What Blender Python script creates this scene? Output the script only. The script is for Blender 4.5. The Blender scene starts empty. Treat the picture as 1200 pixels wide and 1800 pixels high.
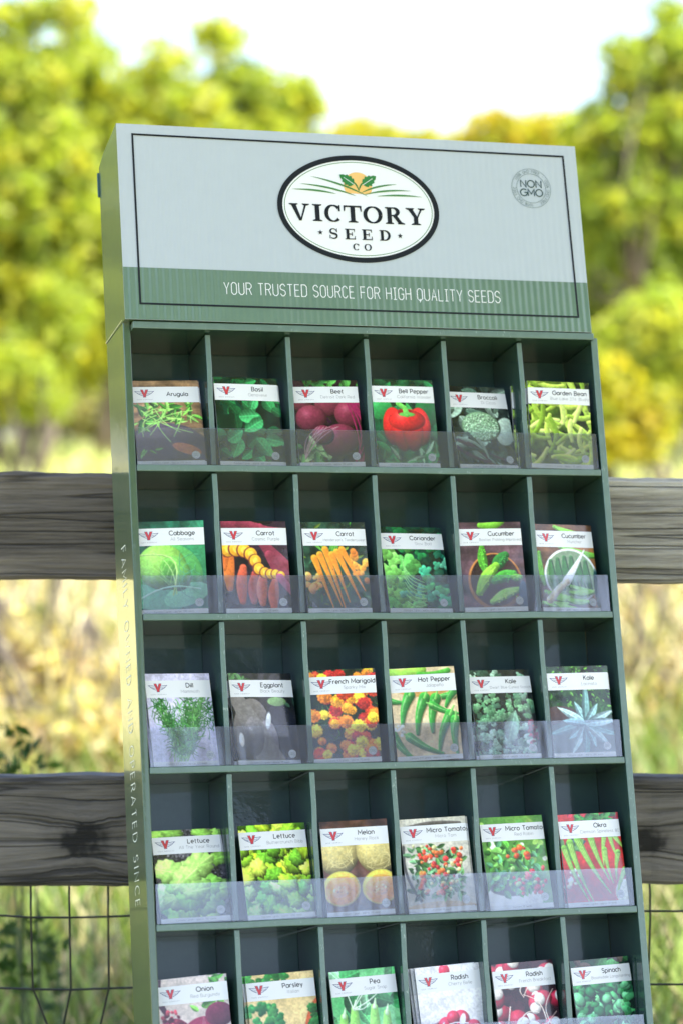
import bpy, math, random
import numpy as np
from mathutils import Matrix, Vector
R = math.radians
C = bpy.context.scene.collection
SC = bpy.context.scene

# ------------------------------------------------------------------ camera, sky, sun, exposure
CAM_H = 1.28
cd = bpy.data.cameras.new('camera'); cam = bpy.data.objects.new('camera', cd); C.objects.link(cam)
cam.location = (0, 0, CAM_H); cam.rotation_euler = (R(89), 0, 0)
cd.sensor_fit = 'HORIZONTAL'; cd.sensor_width = 24; cd.lens = 92
cd.clip_start = 0.05; cd.clip_end = 2000
cd.dof.use_dof = True; cd.dof.focus_distance = 3.13; cd.dof.aperture_fstop = 3.8; cd.dof.aperture_blades = 0
SC.camera = cam
SUN_EL, SUN_AZ = 60, 118           # azimuth measured from +Y (away from the camera) towards +X
w = bpy.data.worlds.new("World"); SC.world = w; w.use_nodes = True
nt = w.node_tree; bg = nt.nodes['Background']
sky = nt.nodes.new('ShaderNodeTexSky'); sky.sky_type = 'NISHITA'; sky.sun_disc = False
sky.sun_elevation = R(SUN_EL); sky.sun_rotation = R(SUN_AZ); sky.air_density = 1.0; sky.dust_density = 2.0; sky.ozone_density = 1.0
nt.links.new(sky.outputs[0], bg.inputs[0]); bg.inputs[1].default_value = 0.13
sd = bpy.data.lights.new('sun', 'SUN'); sd.energy = 3.6; sd.angle = R(0.5); sd.color = (1, .94, .84)
sun = bpy.data.objects.new('sun', sd); C.objects.link(sun)
to_sun = Vector((math.sin(R(SUN_AZ))*math.cos(R(SUN_EL)), math.cos(R(SUN_AZ))*math.cos(R(SUN_EL)), math.sin(R(SUN_EL))))
sun.rotation_euler = to_sun.to_track_quat('Z', 'Y').to_euler(); sun.location = (6, -3, 12)
SC.view_settings.view_transform = 'Standard'; SC.view_settings.look = 'None'
SC.view_settings.exposure = 1.9; SC.view_settings.gamma = 1
SC.render.engine = 'CYCLES'
SC.cycles.use_denoising = True
SC.cycles.max_bounces = 8; SC.cycles.transparent_max_bounces = 16
SC.cycles.caustics_reflective = False; SC.cycles.caustics_refractive = False

# ------------------------------------------------------------------ helpers
def lin(c):
    c = np.asarray(c, float)/255.0
    return np.where(c <= .04045, c/12.92, ((c+.055)/1.055)**2.4)
def tag(o, label=None, cat=None, group=None, kind=None):
    if label: o['label'] = label
    if cat: o['category'] = cat
    if group: o['group'] = group
    if kind: o['kind'] = kind
    return o
def empty(name, M=None):
    o = bpy.data.objects.new(name, None); C.objects.link(o); o.empty_display_size = .05
    if M is not None: o.matrix_world = M
    return o
class MB:
    """collects polygons, builds ONE mesh object"""
    def __init__(s): s.v = []; s.f = []; s.m = []
    def wavy(s, x0, x1, y0, y1, z0, z1, axis, n, amp, rnd, mi_front=0, mi=0):
        """a board cut into n lengths along x (axis 0) or z (axis 2) that wanders by amp"""
        k = len(s.v); w1 = w2 = 0.
        for i in range(n+1):
            t = i/n; e = min(1, 4*t, 4*(1-t)); w1 = .6*w1+rnd.uniform(-amp, amp); w2 = .6*w2+rnd.uniform(-amp, amp)
            if axis == 0: X_ = x0+(x1-x0)*t; q = [(X_, y0+w2*e*.6, z0+w1*e), (X_, y1, z0+w1*e), (X_, y1, z1+w1*e), (X_, y0+w2*e*.6, z1+w1*e)]
            else: Z_ = z0+(z1-z0)*t; q = [(x1+w1*e, y0+w2*e*.6, Z_), (x1, y1, Z_), (x0, y1, Z_), (x0+w1*e, y0+w2*e*.6, Z_)]
            s.v += q
        for i in range(n):
            for c in range(4):
                a, b = k+i*4+c, k+i*4+(c+1) % 4; f = (a, a+4, b+4, b); s.f.append(f); s.m.append(mi_front if c == 3 else mi)
        s.f.append((k, k+1, k+2, k+3)); s.m.append(mi); q = k+n*4; s.f.append((q+3, q+2, q+1, q)); s.m.append(mi)
    def poly(s, pts, mi=0):
        n = len(s.v); s.v += [tuple(p) for p in pts]; s.f.append(tuple(range(n, n+len(pts)))); s.m.append(mi)
    def box(s, x0, x1, y0, y1, z0, z1, mi=0, fn=None):
        n = len(s.v)
        P = [(x, y, z) for z in (z0, z1) for y in (y0, y1) for x in (x0, x1)]
        if fn: P = [fn(*p) for p in P]
        s.v += [tuple(p) for p in P]
        for q in ((0,2,3,1),(4,5,7,6),(0,1,5,4),(2,6,7,3),(0,4,6,2),(1,3,7,5)):
            s.f.append(tuple(n+i for i in q)); s.m.append(mi)
    def strip(s, A, B, fn, mi=0, closed=False):
        n = len(s.v); k = len(A)
        s.v += [tuple(fn(*p)) for p in A] + [tuple(fn(*p)) for p in B]
        for i in range(k if closed else k-1):
            j = (i+1) % k
            s.f.append((n+i, n+k+i, n+k+j, n+j)); s.m.append(mi)
    def tube(s, P, rad, sides=6, mi=0, cap=True):
        P = [Vector(p) for p in P]; n = len(s.v); k = len(P)
        for i, p in enumerate(P):
            t = (P[min(i+1, k-1)] - P[max(i-1, 0)]).normalized()
            a = t.cross(Vector((0, 0, 1)) if abs(t.z) < .9 else Vector((1, 0, 0))).normalized(); b = t.cross(a)
            r = rad[i] if hasattr(rad, '__len__') else rad
            for q in range(sides):
                an = 2*math.pi*q/sides; s.v.append(tuple(p + a*(r*math.cos(an)) + b*(r*math.sin(an))))
        for i in range(k-1):
            for q in range(sides):
                q2 = (q+1) % sides
                s.f.append((n+i*sides+q, n+i*sides+q2, n+(i+1)*sides+q2, n+(i+1)*sides+q)); s.m.append(mi)
        if cap:
            s.f.append(tuple(n+q for q in range(sides))[::-1]); s.m.append(mi)
            s.f.append(tuple(n+(k-1)*sides+q for q in range(sides))); s.m.append(mi)
    def build(s, name, mats, parent=None, smooth=False, bevel=0):
        me = bpy.data.meshes.new(name); me.from_pydata(s.v, [], s.f)
        for m in (mats if isinstance(mats, (list, tuple)) else [mats]): me.materials.append(m)
        if max(s.m or [0]) > 0: me.polygons.foreach_set('material_index', s.m)
        if smooth: me.polygons.foreach_set('use_smooth', [True]*len(s.f))
        me.update()
        o = bpy.data.objects.new(name, me); C.objects.link(o)
        if parent: o.parent = parent
        if bevel:
            b = o.modifiers.new('bevel', 'BEVEL'); b.width = bevel; b.segments = 2; b.limit_method = 'ANGLE'
        return o
def np_mesh(name, V, F, mat, parent=None, col=None, smooth=False):
    """V (n,3), F (m,4) quads, col (n,3) linear colours per vertex"""
    me = bpy.data.meshes.new(name); n, m = len(V), len(F)
    me.vertices.add(n); me.vertices.foreach_set('co', np.asarray(V, np.float32).ravel())
    me.loops.add(m*4); me.loops.foreach_set('vertex_index', np.asarray(F, np.int32).ravel())
    me.polygons.add(m); me.polygons.foreach_set('loop_start', np.arange(0, m*4, 4, dtype=np.int32))
    me.polygons.foreach_set('loop_total', np.full(m, 4, np.int32))
    if smooth: me.polygons.foreach_set('use_smooth', np.ones(m, bool))
    me.update(calc_edges=True)
    if col is not None:
        a = me.color_attributes.new('Col', 'FLOAT_COLOR', 'POINT')
        a.data.foreach_set('color', np.c_[col, np.ones(n)].astype(np.float32).ravel())
    me.materials.append(mat); me.validate()
    o = bpy.data.objects.new(name, me); C.objects.link(o)
    if parent: o.parent = parent
    return o
def copy_tree(o, parent=None, M=None):
    c = o.copy(); C.objects.link(c)
    if parent: c.parent = parent
    for ch in list(o.children): copy_tree(ch, c)
    if M is not None: c.matrix_world = M
    return c

# ------------------------------------------------------------------ materials
def mat(name, col=(.5, .5, .5), rough=.5, coat=0, spec=.5, coat_rough=.05):
    m = bpy.data.materials.new(name); m.use_nodes = True
    p = m.node_tree.nodes['Principled BSDF']
    p.inputs['Base Color'].default_value = (*col, 1); p.inputs['Roughness'].default_value = rough
    p.inputs['Specular IOR Level'].default_value = spec
    p.inputs['Coat Weight'].default_value = coat; p.inputs['Coat Roughness'].default_value = coat_rough
    return m
def N(m, t, **k):
    n = m.node_tree.nodes.new(t)
    for a, b in k.items(): setattr(n, a, b)
    return n
def L(m, a, b): m.node_tree.links.new(a, b)
def bsdf(m): return m.node_tree.nodes['Principled BSDF']
def coords(m, scale=(1, 1, 1), out='Object'):
    t = N(m, 'ShaderNodeTexCoord'); mp = N(m, 'ShaderNodeMapping'); mp.inputs['Scale'].default_value = scale
    L(m, t.outputs[out], mp.inputs[0]); return mp.outputs[0]
def noise(m, vec, scale, detail=4, rough=.55):
    n = N(m, 'ShaderNodeTexNoise'); n.inputs['Scale'].default_value = scale
    n.inputs['Detail'].default_value = detail; n.inputs['Roughness'].default_value = rough
    L(m, vec, n.inputs['Vector']); return n.outputs['Fac']
def ramp(m, fac, stops):
    r = N(m, 'ShaderNodeValToRGB'); e = r.color_ramp.elements
    while len(e) < len(stops): e.new(.5)
    for el, (p, c) in zip(e, stops): el.position = p; el.color = (*c, 1)
    L(m, fac, r.inputs[0]); return r.outputs[0]
def bump(m, h, strength, dist):
    b = N(m, 'ShaderNodeBump'); b.inputs['Strength'].default_value = strength; b.inputs['Distance'].default_value = dist
    L(m, h, b.inputs['Height']); L(m, b.outputs[0], bsdf(m).inputs['Normal']); 
    return b
def mathn(m, op, a, b=None):
    n = N(m, 'ShaderNodeMath', operation=op)
    for i, x in enumerate((a, b)):
        if x is None: continue
        if hasattr(x, 'links'): L(m, x, n.inputs[i])
        else: n.inputs[i].default_value = x
    return n.outputs[0]

def card(name, col, rough=.3, coat=.6, flute=0., coat_rough=.06, speck=.12, spec=.5, wear=0):
    """printed glossy corrugated card: faint tone noise, vertical flutes as bump"""
    m = mat(name, col, rough, coat, spec, coat_rough)
    v = coords(m)
    n1 = noise(m, v, 60, 5); n2 = noise(m, v, 700, 2)
    mix = mathn(m, 'ADD', mathn(m, 'MULTIPLY', n1, .6), mathn(m, 'MULTIPLY', n2, .4))
    c = np.array(col)
    base = ramp(m, mix, [(.3, tuple(c*(1-speck))), (.7, tuple(c*(1+speck)))])
    if wear:
        wn = mathn(m, 'MULTIPLY', mathn(m, 'SUBTRACT', noise(m, coords(m, (1, 1, .35)), 420, 4, .7), .60), 14); wn.node.use_clamp = True
        patch = mathn(m, 'MULTIPLY', mathn(m, 'SUBTRACT', noise(m, v, 14, 3), .42), 5); patch.node.use_clamp = True
        mx = N(m, 'ShaderNodeMix', data_type='RGBA'); L(m, mathn(m, 'MULTIPLY', mathn(m, 'MULTIPLY', wn, patch), wear), mx.inputs[0])
        L(m, base, mx.inputs[6]); mx.inputs[7].default_value = (.42, .5, .44, 1); base = mx.outputs[2]
    L(m, base, bsdf(m).inputs['Base Color'])
    h = mathn(m, 'MULTIPLY', noise(m, coords(m, (1, 1, 1)), 90, 3), .6)
    if flute:
        wv = N(m, 'ShaderNodeTexWave', wave_type='BANDS', bands_direction='X', wave_profile='SIN')
        wv.inputs['Scale'].default_value = 2*math.pi/(20*.0085)*1.0; wv.inputs['Distortion'].default_value = 1.2
        wv.inputs['Detail'].default_value = 2; wv.inputs['Detail Scale'].default_value = .6
        L(m, coords(m, (1, 1, .15)), wv.inputs['Vector'])
        amp = noise(m, coords(m, (1, 1, .6)), 9, 2)
        h = mathn(m, 'ADD', h, mathn(m, 'MULTIPLY', mathn(m, 'MULTIPLY', wv.outputs['Fac'], amp), flute))
    b = bump(m, h, .35 if name != 'shaded_green_card' else .2, .0006)
    L(m, b.outputs[0], bsdf(m).inputs['Coat Normal'])
    return m
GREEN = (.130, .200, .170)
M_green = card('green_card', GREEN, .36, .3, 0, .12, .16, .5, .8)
M_green_shaded = card('shaded_green_card', (.028, .066, .052), .22, .45, .0, .03, .12, .25)  # same green card, compartment shade put into its darker colour
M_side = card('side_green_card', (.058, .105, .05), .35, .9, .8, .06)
M_edge = card('card_edge', (.11, .19, .15), .5, .2, 0, .2, .3)
M_grey = card('grey_card', (.465, .52, .575), .33, .35, 1.3, .12, .02)
M_band = card('band_green_card', (.132, .215, .160), .29, .55, 4.2, .09, .06)
M_white_print = mat('white_print', (.82, .83, .86), .3, .3)
M_ink = mat('dark_ink', (.008, .011, .016), .4, .05, .3)
M_teal_ink = mat('teal_ink', (.012, .05, .05), .4, .2)
M_grey_ink = mat('grey_ink', (.16, .22, .23), .4, .2)
M_leaf_ink = mat('leaf_green_ink', (.03, .2, .05), .35, .3)
M_field_ink = mat('field_green_ink', (.06, .22, .06), .35, .3)
M_sun_ink = mat('sun_orange_ink', (.85, .52, .18), .35, .3)
M_white_ink = mat('white_ink', (.8, .82, .84), .35, .2)
M_silver_ink = mat('pale_ink', (.85, .88, .84), .5, .0, .2)
M_band_white = mat('label_white', (.82, .83, .86), .28, .4, .5, .1)
M_red_ink = mat('emblem_red', (.62, .05, .06), .3, .3)
M_blue_ink = mat('emblem_blue', (.035, .05, .2), .3, .3)
M_text = mat('text_black', (.02, .02, .03), .4)
M_text_grey = mat('text_grey', (.28, .28, .32), .4)
M_paper = mat('packet_paper', (.62, .62, .60), .4)
M_kraft = mat('kraft_edge', (.72, .66, .5), .7)

m = M_pic = mat('printed_picture', (.5, .5, .5), .26, .55, .5, .08)
at = N(m, 'ShaderNodeAttribute', attribute_name='Col'); L(m, at.outputs['Color'], bsdf(m).inputs['Base Color'])
bump(m, noise(m, coords(m), 35, 2), .12, .004)
L(m, m.node_tree.nodes['Bump'].outputs[0], bsdf(m).inputs['Coat Normal'])

def clear_plastic():
    m = bpy.data.materials.new('clear_plastic'); m.use_nodes = True; t = m.node_tree
    t.nodes.remove(t.nodes['Principled BSDF'])
    tr = N(m, 'ShaderNodeBsdfTransparent'); tr.inputs[0].default_value = (.97, .98, 1, 1)
    gl = N(m, 'ShaderNodeBsdfGlossy'); gl.inputs['Roughness'].default_value = .10
    di = N(m, 'ShaderNodeBsdfDiffuse'); di.inputs[0].default_value = (.55, .60, .85, 1)  # bluish diffuse veil stands in for sky reflected by the strip
    fr = N(m, 'ShaderNodeFresnel'); fr.inputs[0].default_value = 1.52
    bp = N(m, 'ShaderNodeBump'); bp.inputs['Strength'].default_value = .2; bp.inputs['Distance'].default_value = .004
    L(m, noise(m, coords(m, (1, 1, .3)), 28, 2), bp.inputs['Height'])
    for n in (gl, fr): L(m, bp.outputs[0], n.inputs['Normal'])
    m1 = N(m, 'ShaderNodeMixShader'); L(m, mathn(m, 'MULTIPLY', fr.outputs[0], 2.0), m1.inputs[0])
    L(m, tr.outputs[0], m1.inputs[1]); L(m, gl.outputs[0], m1.inputs[2])
    m2 = N(m, 'ShaderNodeMixShader'); m2.inputs[0].default_value = .055
    L(m, m1.outputs[0], m2.inputs[1]); L(m, di.outputs[0], m2.inputs[2])
    L(m, m2.outputs[0], t.nodes['Material Output'].inputs[0]); return m
M_clear = clear_plastic(); M_clear_edge = mat('cut_plastic_edge', (.70, .76, .86), .25, .3)

def wood(name, dark, light, knots=(), seed=0., rough_bump=1.):
    m = mat(name, light, .8)
    tc = N(m, 'ShaderNodeTexCoord'); sp = N(m, 'ShaderNodeSeparateXYZ'); L(m, tc.outputs['Object'], sp.inputs[0])
    z = sp.outputs[2]
    dark_k = None
    for kx, kz, kr in knots:
        dx = mathn(m, 'MULTIPLY', mathn(m, 'SUBTRACT', sp.outputs[0], kx), .55); dz = mathn(m, 'SUBTRACT', sp.outputs[2], kz)
        wob = mathn(m, 'MULTIPLY', mathn(m, 'SUBTRACT', noise(m, tc.outputs['Object'], 45, 2), .5), kr*kr*.9)
        r2 = mathn(m, 'ADD', mathn(m, 'ADD', mathn(m, 'MULTIPLY', dx, dx), mathn(m, 'MULTIPLY', dz, dz)), wob)
        g = mathn(m, 'EXPONENT', mathn(m, 'MULTIPLY', r2, -1/(kr*kr)))
        g.node.use_clamp = True
        z = mathn(m, 'ADD', z, mathn(m, 'MULTIPLY', mathn(m, 'MULTIPLY', g, dz), .8))
        kk = mathn(m, 'EXPONENT', mathn(m, 'MULTIPLY', r2, -5/(kr*kr))); kk.node.use_clamp = True
        dark_k = kk
    cb = N(m, 'ShaderNodeCombineXYZ'); L(m, sp.outputs[0], cb.inputs[0]); L(m, sp.outputs[1], cb.inputs[1]); L(m, z, cb.inputs[2])
    def mp(sc, loc=0):
        q = N(m, 'ShaderNodeMapping'); q.inputs['Scale'].default_value = sc; q.inputs['Location'].default_value = (seed+loc, seed, seed)
        L(m, cb.outputs[0], q.inputs[0]); return q.outputs[0]
    broad = noise(m, mp((1.2, 3, 26)), 1, 3, .5)
    fine = noise(m, mp((9, 20, 260), 3), 1, 6, .72)
    crack = noise(m, mp((1.6, 5, 52), 7), 1, 2, .5)
    crack = mathn(m, 'ABSOLUTE', mathn(m, 'SUBTRACT', crack, .5))
    crack = mathn(m, 'MULTIPLY', crack, 34); crack.node.use_clamp = True
    f = mathn(m, 'ADD', mathn(m, 'MULTIPLY', broad, .48), mathn(m, 'MULTIPLY', fine, .52))
    f = mathn(m, 'MULTIPLY', f, mathn(m, 'ADD', mathn(m, 'MULTIPLY', crack, .30), .70))
    if dark_k is not None:
        f = mathn(m, 'SUBTRACT', f, mathn(m, 'MULTIPLY', dark_k, .6))
    d, l = np.array(dark), np.array(light)
    L(m, ramp(m, f, [(.22, tuple(d*.3)), (.36, tuple(d)), (.50, tuple((d+l)/2)), (.64, tuple(l))]), bsdf(m).inputs['Base Color'])
    h = mathn(m, 'ADD', mathn(m, 'MULTIPLY', fine, .8), mathn(m, 'MULTIPLY', crack, .5))
    bump(m, h, 1.0*rough_bump, .004)
    return m
def leafmat(name, trans=.5, tint=(1.25, 1.2, .5), rough=.5):
    m = bpy.data.materials.new(name); m.use_nodes = True; t = m.node_tree; p = bsdf(m)
    at = N(m, 'ShaderNodeAttribute', attribute_name='Col')
    p.inputs['Roughness'].default_value = rough; L(m, at.outputs['Color'], p.inputs['Base Color'])
    tl = N(m, 'ShaderNodeBsdfTranslucent')
    mx = N(m, 'ShaderNodeMix', data_type='RGBA', blend_type='MULTIPLY'); mx.inputs[0].default_value = 1
    L(m, at.outputs['Color'], mx.inputs[6]); mx.inputs[7].default_value = (*tint, 1); L(m, mx.outputs[2], tl.inputs[0])
    s = N(m, 'ShaderNodeMixShader'); s.inputs[0].default_value = trans
    L(m, p.outputs[0], s.inputs[1]); L(m, tl.outputs[0], s.inputs[2]); L(m, s.outputs[0], t.nodes['Material Output'].inputs[0])
    return m
M_leaf = leafmat('tree_leaves', .58); M_grass = leafmat('grass_blades', .35, (1.1, 1.05, .8))
M_bark = mat('bark', (.12, .09, .07), .9)
L(M_bark, ramp(M_bark, noise(M_bark, coords(M_bark, (1, 1, .2)), 9, 5), [(.3, (.055, .045, .035)), (.7, (.20, .165, .13))]), bsdf(M_bark).inputs['Base Color'])
M_ground = mat('field_soil', (.3, .25, .14), .95)
v_ = coords(M_ground)
L(M_ground, ramp(M_ground, noise(M_ground, v_, 1.3, 6, .65), [(.3, (.24, .26, .08)), (.5, (.48, .44, .18)), (.68, (.62, .52, .32))]), bsdf(M_ground).inputs['Base Color'])
M_wire = mat('dark_wire', (.012, .013, .012), .55)
M_rail_a = wood('weathered_rail_dark', (.052, .044, .038), (.25, .218, .190), seed=2.3)
M_rail_sunlit = wood('weathered_rail_sunlit', (.18, .162, .146), (.76, .71, .65), seed=9.1, rough_bump=1.6)  # raking sun on the right upper rail is put into this paler colour
M_rail_c = wood('weathered_rail_knot', (.05, .044, .040), (.26, .23, .205), [(-.335, .757+.035, .034)], seed=5.2)
M_rail_d = wood('weathered_rail_end_knot', (.054, .048, .045), (.26, .232, .212), [(.392, .757+.035, .030)], seed=15.7)
M_post = wood('weathered_post', (.05, .045, .045), (.2, .19, .18), seed=21.)

# ------------------------------------------------------------------ stroke lettering
def arc(cx, cy, rx, ry, a0, a1, n=9):
    return [(cx+rx*math.cos(R(a0+(a1-a0)*i/n)), cy+ry*math.sin(R(a0+(a1-a0)*i/n))) for i in range(n+1)]
def ring(cx, cy, rx, ry, n=20): return arc(cx, cy, rx, ry, 0, 360*(n-1)/n, n-1) + ['c']
X = .68
def bowl(x0): return ring(x0+.3, X/2, .3, X/2)
G = {
'A': (.84, [[(0,0),(.42,1),(.84,0)], [(.15,.33),(.69,.33)]]),
'B': (.62, [[(.32,.53),(0,.53),(0,1),(.32,1)]+arc(.32,.765,.25,.235,90,-90), [(0,.53),(0,0),(.33,0)]+arc(.33,.265,.29,.265,-90,90)]),
'C': (.82, [arc(.5,.5,.5,.5,45,315,16)]),
'D': (.78, [[(0,0),(0,1),(.3,1)]+arc(.3,.5,.48,.5,90,-90,14)+[(0,0)]]),
'E': (.58, [[(.56,1),(0,1),(0,0),(.56,0)], [(0,.52),(.5,.52)]]),
'F': (.56, [[(.56,1),(0,1),(0,0)], [(0,.5),(.48,.5)]]),
'G': (.9, [arc(.5,.5,.5,.5,45,360,16)+[(.55,.5)]]),
'H': (.76, [[(0,0),(0,1)], [(.76,0),(.76,1)], [(0,.52),(.76,.52)]]),
'I': (.06, [[(.03,0),(.03,1)]]),
'J': (.5, [[(.5,1),(.5,.28)]+arc(.23,.28,.27,.28,0,-160)]),
'K': (.64, [[(0,0),(0,1)], [(.6,1),(.03,.42)], [(.2,.58),(.64,0)]]),
'L': (.54, [[(0,1),(0,0),(.54,0)]]),
'M': (.9, [[(0,0),(0,1),(.45,.3),(.9,1),(.9,0)]]),
'N': (.76, [[(0,0),(0,1),(.76,0),(.76,1)]]),
'O': (1.0, [ring(.5,.5,.5,.5,26)]),
'P': (.6, [[(0,0),(0,1),(.32,1)]+arc(.32,.72,.28,.28,90,-90)+[(.02,.44)]]),
'Q': (1.0, [ring(.5,.5,.5,.5,26), [(.6,.28),(.95,-.08)]]),
'R': (.62, [[(0,0),(0,1),(.32,1)]+arc(.32,.73,.28,.27,90,-90)+[(.02,.46)], [(.34,.46),(.62,0)]]),
'S': (.6, [[(.56,.86)]+arc(.3,.755,.26,.245,40,250)+arc(.3,.265,.29,.265,80,-140)]),
'T': (.7, [[(0,1),(.7,1)], [(.35,1),(.35,0)]]),
'U': (.72, [[(0,1),(0,.36)]+arc(.36,.36,.36,.36,180,360)+[(.72,1)]]),
'V': (.8, [[(0,1),(.4,0),(.8,1)]]),
'W': (1.15, [[(0,1),(.29,0),(.575,.85),(.86,0),(1.15,1)]]),
'X': (.7, [[(0,0),(.7,1)], [(0,1),(.7,0)]]),
'Y': (.7, [[(0,1),(.35,.48),(.7,1)], [(.35,.48),(.35,0)]]),
'Z': (.64, [[(0,1),(.64,1),(0,0),(.64,0)]]),
'a': (.6, [bowl(0), [(.6,X),(.6,0)]]), 'b': (.6, [bowl(0), [(0,1),(0,0)]]),
'c': (.52, [arc(.32,X/2,.32,X/2,48,312)]), 'd': (.6, [bowl(0), [(.6,1),(.6,0)]]),
'e': (.6, [[(.01,X/2),(.6,X/2)]+arc(.3,X/2,.3,X/2,4,310,14)]),
'f': (.36, [[(.14,0),(.14,.8)]+arc(.32,.82,.18,.18,180,80,6), [(0,X),(.34,X)]]),
'g': (.6, [bowl(0), [(.6,X),(.6,-.02)]+arc(.3,-.02,.3,.28,0,-150)]),
'h': (.54, [[(0,0),(0,1)], arc(.27,.4,.27,.28,180,0)+[(.54,0)]]),
'i': (.06, [[(.03,0),(.03,X)], [(.03,.86),(.03,.96)]]), 'j': (.14, [[(.14,X),(.14,-.1)]+arc(0,-.1,.14,.18,0,-90), [(.14,.86),(.14,.96)]]),
'k': (.5, [[(0,0),(0,1)], [(.46,X),(.03,.26)], [(.16,.39),(.5,0)]]), 'l': (.06, [[(.03,0),(.03,1)]]),
'm': (.86, [[(0,0),(0,X)], arc(.215,.45,.215,.23,180,0)+[(.43,0)], arc(.645,.45,.215,.23,180,0)+[(.86,0)]]),
'n': (.54, [[(0,0),(0,X)], arc(.27,.4,.27,.28,180,0)+[(.54,0)]]),
'o': (.64, [ring(.32,X/2,.32,X/2)]), 'p': (.6, [bowl(0), [(0,X),(0,-.3)]]), 'q': (.6, [bowl(0), [(.6,X),(.6,-.3)]]),
'r': (.34, [[(0,0),(0,X)], arc(.24,.42,.24,.25,180,60)]),
's': (.44, [arc(.22,.51,.19,.165,40,250)+arc(.22,.175,.21,.175,85,-140)]),
't': (.36, [[(.15,.95),(.15,.14)]+arc(.29,.14,.14,.14,180,280,5), [(0,X),(.34,X)]]),
'u': (.54, [[(0,X),(0,.28)]+arc(.27,.28,.27,.28,180,360), [(.54,X),(.54,0)]]),
'v': (.54, [[(0,X),(.27,0),(.54,X)]]), 'w': (.82, [[(0,X),(.2,0),(.41,.6),(.62,0),(.82,X)]]),
'x': (.5, [[(0,0),(.5,X)], [(0,X),(.5,0)]]), 'y': (.54, [[(0,X),(.28,.02)], [(.54,X),(.17,-.3)]]),
'z': (.48, [[(0,X),(.48,X),(0,0),(.48,0)]]), '\u00f1': (.54, [[(0,0),(0,X)], arc(.27,.4,.27,.28,180,0)+[(.54,0)], [(.1,.86),(.22,.93),(.34,.86),(.46,.93)]]),
'0': (.64, [ring(.32,.5,.32,.5)]), '1': (.22, [[(0,.8),(.2,1),(.2,0)]]),
'2': (.56, [arc(.28,.72,.28,.28,160,-30)+[(0,0),(.56,0)]]), '3': (.56, [arc(.27,.76,.25,.24,150,-90)+arc(.27,.26,.29,.26,90,-150)]),
'4': (.62, [[(.45,0),(.45,1),(0,.28),(.62,.28)]]), '5': (.56, [[(.5,1),(.1,1),(.05,.58)]+arc(.26,.32,.29,.32,120,-145)]),
'6': (.58, [[(.42,1),(.05,.46)], ring(.29,.3,.29,.3)]), '7': (.54, [[(0,1),(.54,1),(.16,0)]]),
'8': (.56, [ring(.28,.76,.23,.24), ring(.28,.26,.28,.26)]), '9': (.58, [ring(.29,.7,.29,.3), [(.53,.54),(.18,0)]]),
'.': (.06, [[(.03,0),(.03,.09)]]), ',': (.06, [[(.05,.08),(0,-.12)]]), '-': (.3, [[(0,.36),(.3,.36)]]), "'": (.06, [[(.03,1),(.03,.75)]]),
'(': (.2, [arc(.35,.4,.33,.65,125,235)]), ')': (.2, [arc(-.15,.4,.33,.65,55,-55)]), '%': (.8, [ring(.18,.78,.18,.2,12), ring(.62,.22,.18,.2,12), [(.66,1),(.14,0)]]),
'*': (.2, [[(.1,.4),(.1,.6)]]), ' ': (.3, []),
}
q = .16
GS = {  # squared, chamfered lettering of the tagline
'Y': (.5, [[(0,1),(.25,.45),(.5,1)], [(.25,.45),(.25,0)]]), 'O': (.5, [[(q,0),(.5-q,0),(.5,q),(.5,1-q),(.5-q,1),(q,1),(0,1-q),(0,q),'c']]),
'U': (.5, [[(0,1),(0,q),(q,0),(.5-q,0),(.5,q),(.5,1)]]), 'R': (.5, [[(0,0),(0,1),(.5-q,1),(.5,1-q),(.5,.5+q),(.5-q,.5),(0,.5)], [(.28,.5),(.5,0)]]),
'T': (.5, [[(0,1),(.5,1)], [(.25,1),(.25,0)]]), 'S': (.48, [[(.48,.82),(.48-q,1),(q,1),(0,1-q),(0,.66),(.1,.54),(.38,.46),(.48,.34),(.48,q),(.48-q,0),(q,0),(0,.18)]]),
'E': (.44, [[(.44,1),(0,1),(0,0),(.44,0)], [(0,.52),(.38,.52)]]), 'D': (.5, [[(0,0),(0,1),(.5-q,1),(.5,1-q),(.5,q),(.5-q,0),'c']]),
'C': (.48, [[(.48,.8),(.48-q,1),(q,1),(0,1-q),(0,q),(q,0),(.48-q,0),(.48,.2)]]), 'F': (.44, [[(.44,1),(0,1),(0,0)], [(0,.52),(.38,.52)]]),
'H': (.5, [[(0,0),(0,1)], [(.5,0),(.5,1)], [(0,.52),(.5,.52)]]), 'I': (.3, [[(.15,0),(.15,1)], [(0,1),(.3,1)], [(0,0),(.3,0)]]),
'G': (.5, [[(.5,.8),(.5-q,1),(q,1),(0,1-q),(0,q),(q,0),(.5-q,0),(.5,q),(.5,.48),(.28,.48)]]),
'Q': (.5, [[(q,0),(.5-q,0),(.5,q),(.5,1-q),(.5-q,1),(q,1),(0,1-q),(0,q),'c'], [(.25,.12),(.25,-.18)]]),
'A': (.5, [[(0,0),(.25,1),(.5,0)], [(.09,.34),(.41,.34)]]), 'L': (.42, [[(0,1),(0,0),(.42,0)]]), ' ': (.22, []),
}
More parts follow.
